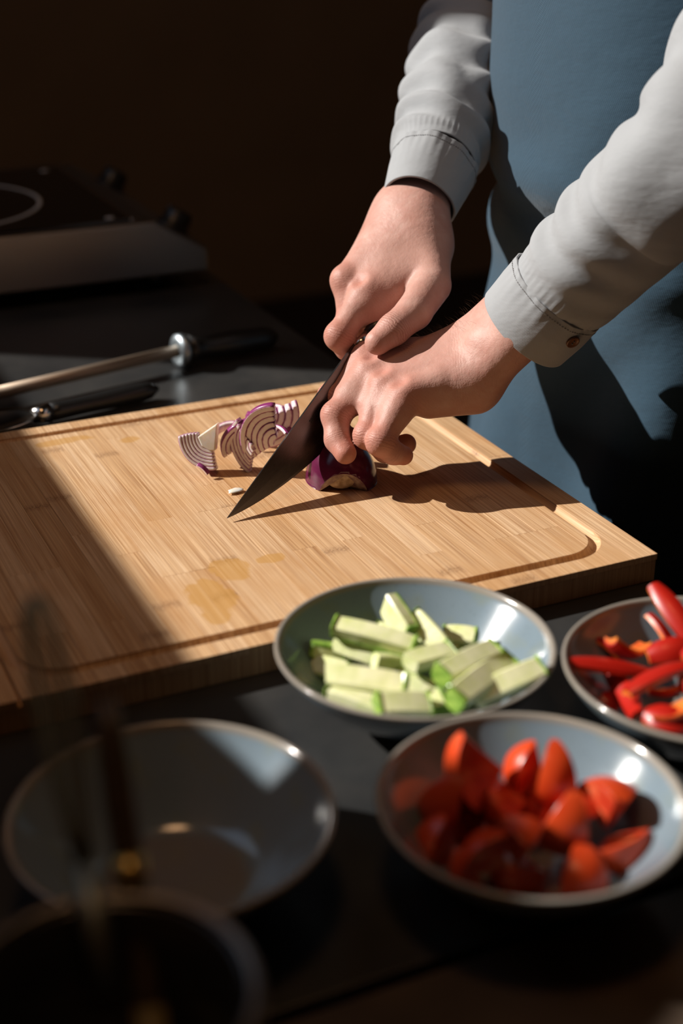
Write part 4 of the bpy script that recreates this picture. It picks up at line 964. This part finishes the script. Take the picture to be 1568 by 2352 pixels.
for y in (.055, .345):
    kb = lathe('control_knob', [(.0001, 0), (.024, 0), (.025, .002), (.020, .004), (.0185, .020), (.0165, .026), (.0001, .027)], M_handle, hob, 40)
    px_ = -cham * .42; pz = z0 + .030 + (z1 - z0 - .030) * .42; Z = Vector(sl_n); Y = Vector((0, 1, 0)); X = Y.cross(Z); M = Matrix((X, Y, Z)).transposed().to_4x4(); M.translation = Vector((px_, y, pz)); kb.matrix_local = M
    ind = bm_obj('pointer', box_bm((-.018, -.002, .004), (-.0155, .002, .026)), M_chrome, kb)
for x in (-.06, -W_ + .05):
    for y in (.05, Dp - .05): ft = lathe('foot', [(.0001, 0), (.014, 0), (.016, .006), (.012, z0 + .002), (.0001, z0 + .002)], M_handle, hob, 24); ft.location = (x, y, 0)

# ------------------------------------------------------------------ honing steel, ladle
def rodthing(): 
    a = PZ(-60, 915, ZT + .018); b = PZ(408, 806, ZT + .020); c_ = PZ(432, 803, ZT + .019); d = PZ(636, 772, ZT + .016)
    e = empty('honing_steel', tuple(c_)); tag(e, 'honing steel with a round steel rod and black handle, beyond the board', 'honing steel')
    rel = lambda p: np.array(p) - c_
    tube('rod', [rel(a), rel(b)], .0068, M_rod, e, 24)
    cdir = (c_ - b) / np.linalg.norm(c_ - b); tube('collar', [rel(b - cdir * .002), rel(b), rel(b + cdir * .006), rel(b + cdir * .012)], [.012, .0185, .0190, .015], M_chrome, e, 32)
    L = np.linalg.norm(d - c_); n = 12; pts = [rel(c_ + (d - c_) * i / n) for i in range(n + 1)]
    tube('handle', pts, [.0175, .0135, .0125, .0128, .0138, .0145, .0148, .0146, .014, .0135, .0135, .012, .004], M_handle, e, 24)
rodthing()
def ladle():
    a = PZ(110, 948, ZT + .012); b = PZ(362, 892, ZT + .012); e = empty('serving_spoon', tuple(a)); tag(e, 'steel serving spoon with a black handle at the left edge of the frame', 'spoon'); rel = lambda p: np.array(p) - a
    n = 12; tube('handle', [rel(a + (b - a) * i / n) for i in range(n + 1)], [.0095, .0095, .0092, .0090, .0090, .0092, .0096, .010, .0102, .0102, .010, .009, .003], M_handle, e, 20, sx=1.1)
    X = (b - a) / np.linalg.norm(b - a); tube('ferrule', [rel(a - X * .016), rel(a + X * .001)], [.0075, .0105], M_bolster, e, 20)
    # open spoon head: a shallow oval dish
    c_ = a - X * .062; Y = np.cross([0, 0, 1.], X); V = []; Fc = []; n = 48; R = 9
    for i in range(R):
        u = i / (R - 1)
        for k in range(n): q = 2 * math.pi * k / n; V.append(rel(c_ + X * .052 * u * math.cos(q) + Y * .030 * u * math.sin(q) + np.array([0, 0, 1]) * (.011 * (u ** 2) - .007)))
    for i in range(R - 1):
        for k in range(n): k2 = (k + 1) % n; Fc.append((i * n + k, i * n + k2, (i + 1) * n + k2, (i + 1) * n + k))
    o = mesh_obj('spoon_head', V, Fc, M_bolster, e, True); sm = o.modifiers.new('t', 'SOLIDIFY'); sm.thickness = .0015
ladle()

# ------------------------------------------------------------------ foreground utensil pot
UZ = .13; UB = PZ(240, 2300, UZ)[:2]
pot = empty('utensil_crock', (UB[0], UB[1], ZT)); tag(pot, 'black enamel utensil crock close to the camera at the lower left', 'crock')
hh = UZ - ZT; Rp = .0530
lathe('crock_body', [(.0001, 0), (Rp * .93, 0), (Rp * .97, .004), (Rp, hh * .6), (Rp, hh - .002), (Rp + .002, hh), (Rp - .001, hh + .0012), (Rp - .004, hh), (Rp - .004, .006), (.0001, .005)], M_pot, pot, 96)
lathe('rim_band', [(Rp + .0021, hh - .003), (Rp + .0035, hh - .003), (Rp + .0035, hh + .002), (Rp - .001, hh + .0032), (Rp - .001, hh + .0014)], M_steel, pot, 96, closed=True)
def stick(name, a, b, rad, m, lab, cat, extra=None):
    e = empty(name, tuple(map(float, a))); tag(e, lab, cat); n = 14
    tube('shaft', [(np.array(b) - a) * i / n for i in range(n + 1)], rad, m, e, 20)
    if extra: extra(e)
    return e
sb = PD(243, 1605, .60); sa = PZ(352, 2390, .085); sa = sb + (sa - sb) * 1.42; sa[2] = max(sa[2], ZT + .012); _o = sa[:2] - UB; _n = np.linalg.norm(_o); sa[:2] = UB + _o * min(1, .040 / _n)
e = stick('spatula_handle', sa, sb, [.0055] * 8 + [.0058, .0062, .0064, .0066, .0066, .006, .004], M_darkwood, 'dark wooden utensil handle standing in the black crock', 'utensil')
sX = (sb - sa); q0 = sX * .60; q1 = sX * .66; tube('ferrule', [q0, q1], .0068, M_brass, e, 20); tube('lower_shaft', [sX * 0, sX * .36], .0062, M_ochre, e, 20)
# whisk: thin steel wires bulging up from the pot
wb = PD(82, 1375, .60); wa = PZ(225, 2150, UZ); wa = wb + (wa - wb) * 1.15
wk = empty('whisk', tuple(map(float, wa))); tag(wk, 'thin steel wire whisk standing in the black crock at the left edge', 'whisk'); X = wb - wa; Lw = np.linalg.norm(X); Xn = X / Lw; Y = np.cross(Xn, [0, 1, 0]); Y /= np.linalg.norm(Y); Zn = np.cross(Xn, Y)
tube('whisk_handle', [Xn * 0, Xn * Lw * .30], .0050, M_wire, wk, 16)
for k in range(5):
    ph = math.pi * k / 5; d_ = math.cos(ph) * Y + math.sin(ph) * Zn; pts = []
    for i in range(33):
        u = i / 32; th = math.pi * u; s_ = math.sin(th / 2 if False else th); 
        w_ = .0125 * math.sin(math.pi * min(1, (1 - abs(2 * u - 1)) ** .55)) if False else .0125 * (1 - abs(2 * u - 1)) ** .5 * (1 if u else 0)
        along = Lw * (.30 + .70 * (1 - (abs(2 * u - 1)) ** 2.2)); lat = .0085 * np.sign(.5 - u) * (abs(2 * u - 1) ** .6) * (1 - abs(2 * u - 1) ** 3) * 1.6 + .003 * np.sign(.5 - u) * abs(2 * u - 1) ** 3
        pts.append(Xn * along + d_ * lat)
    tube('wire', pts, .0009, M_wire, wk, 8)
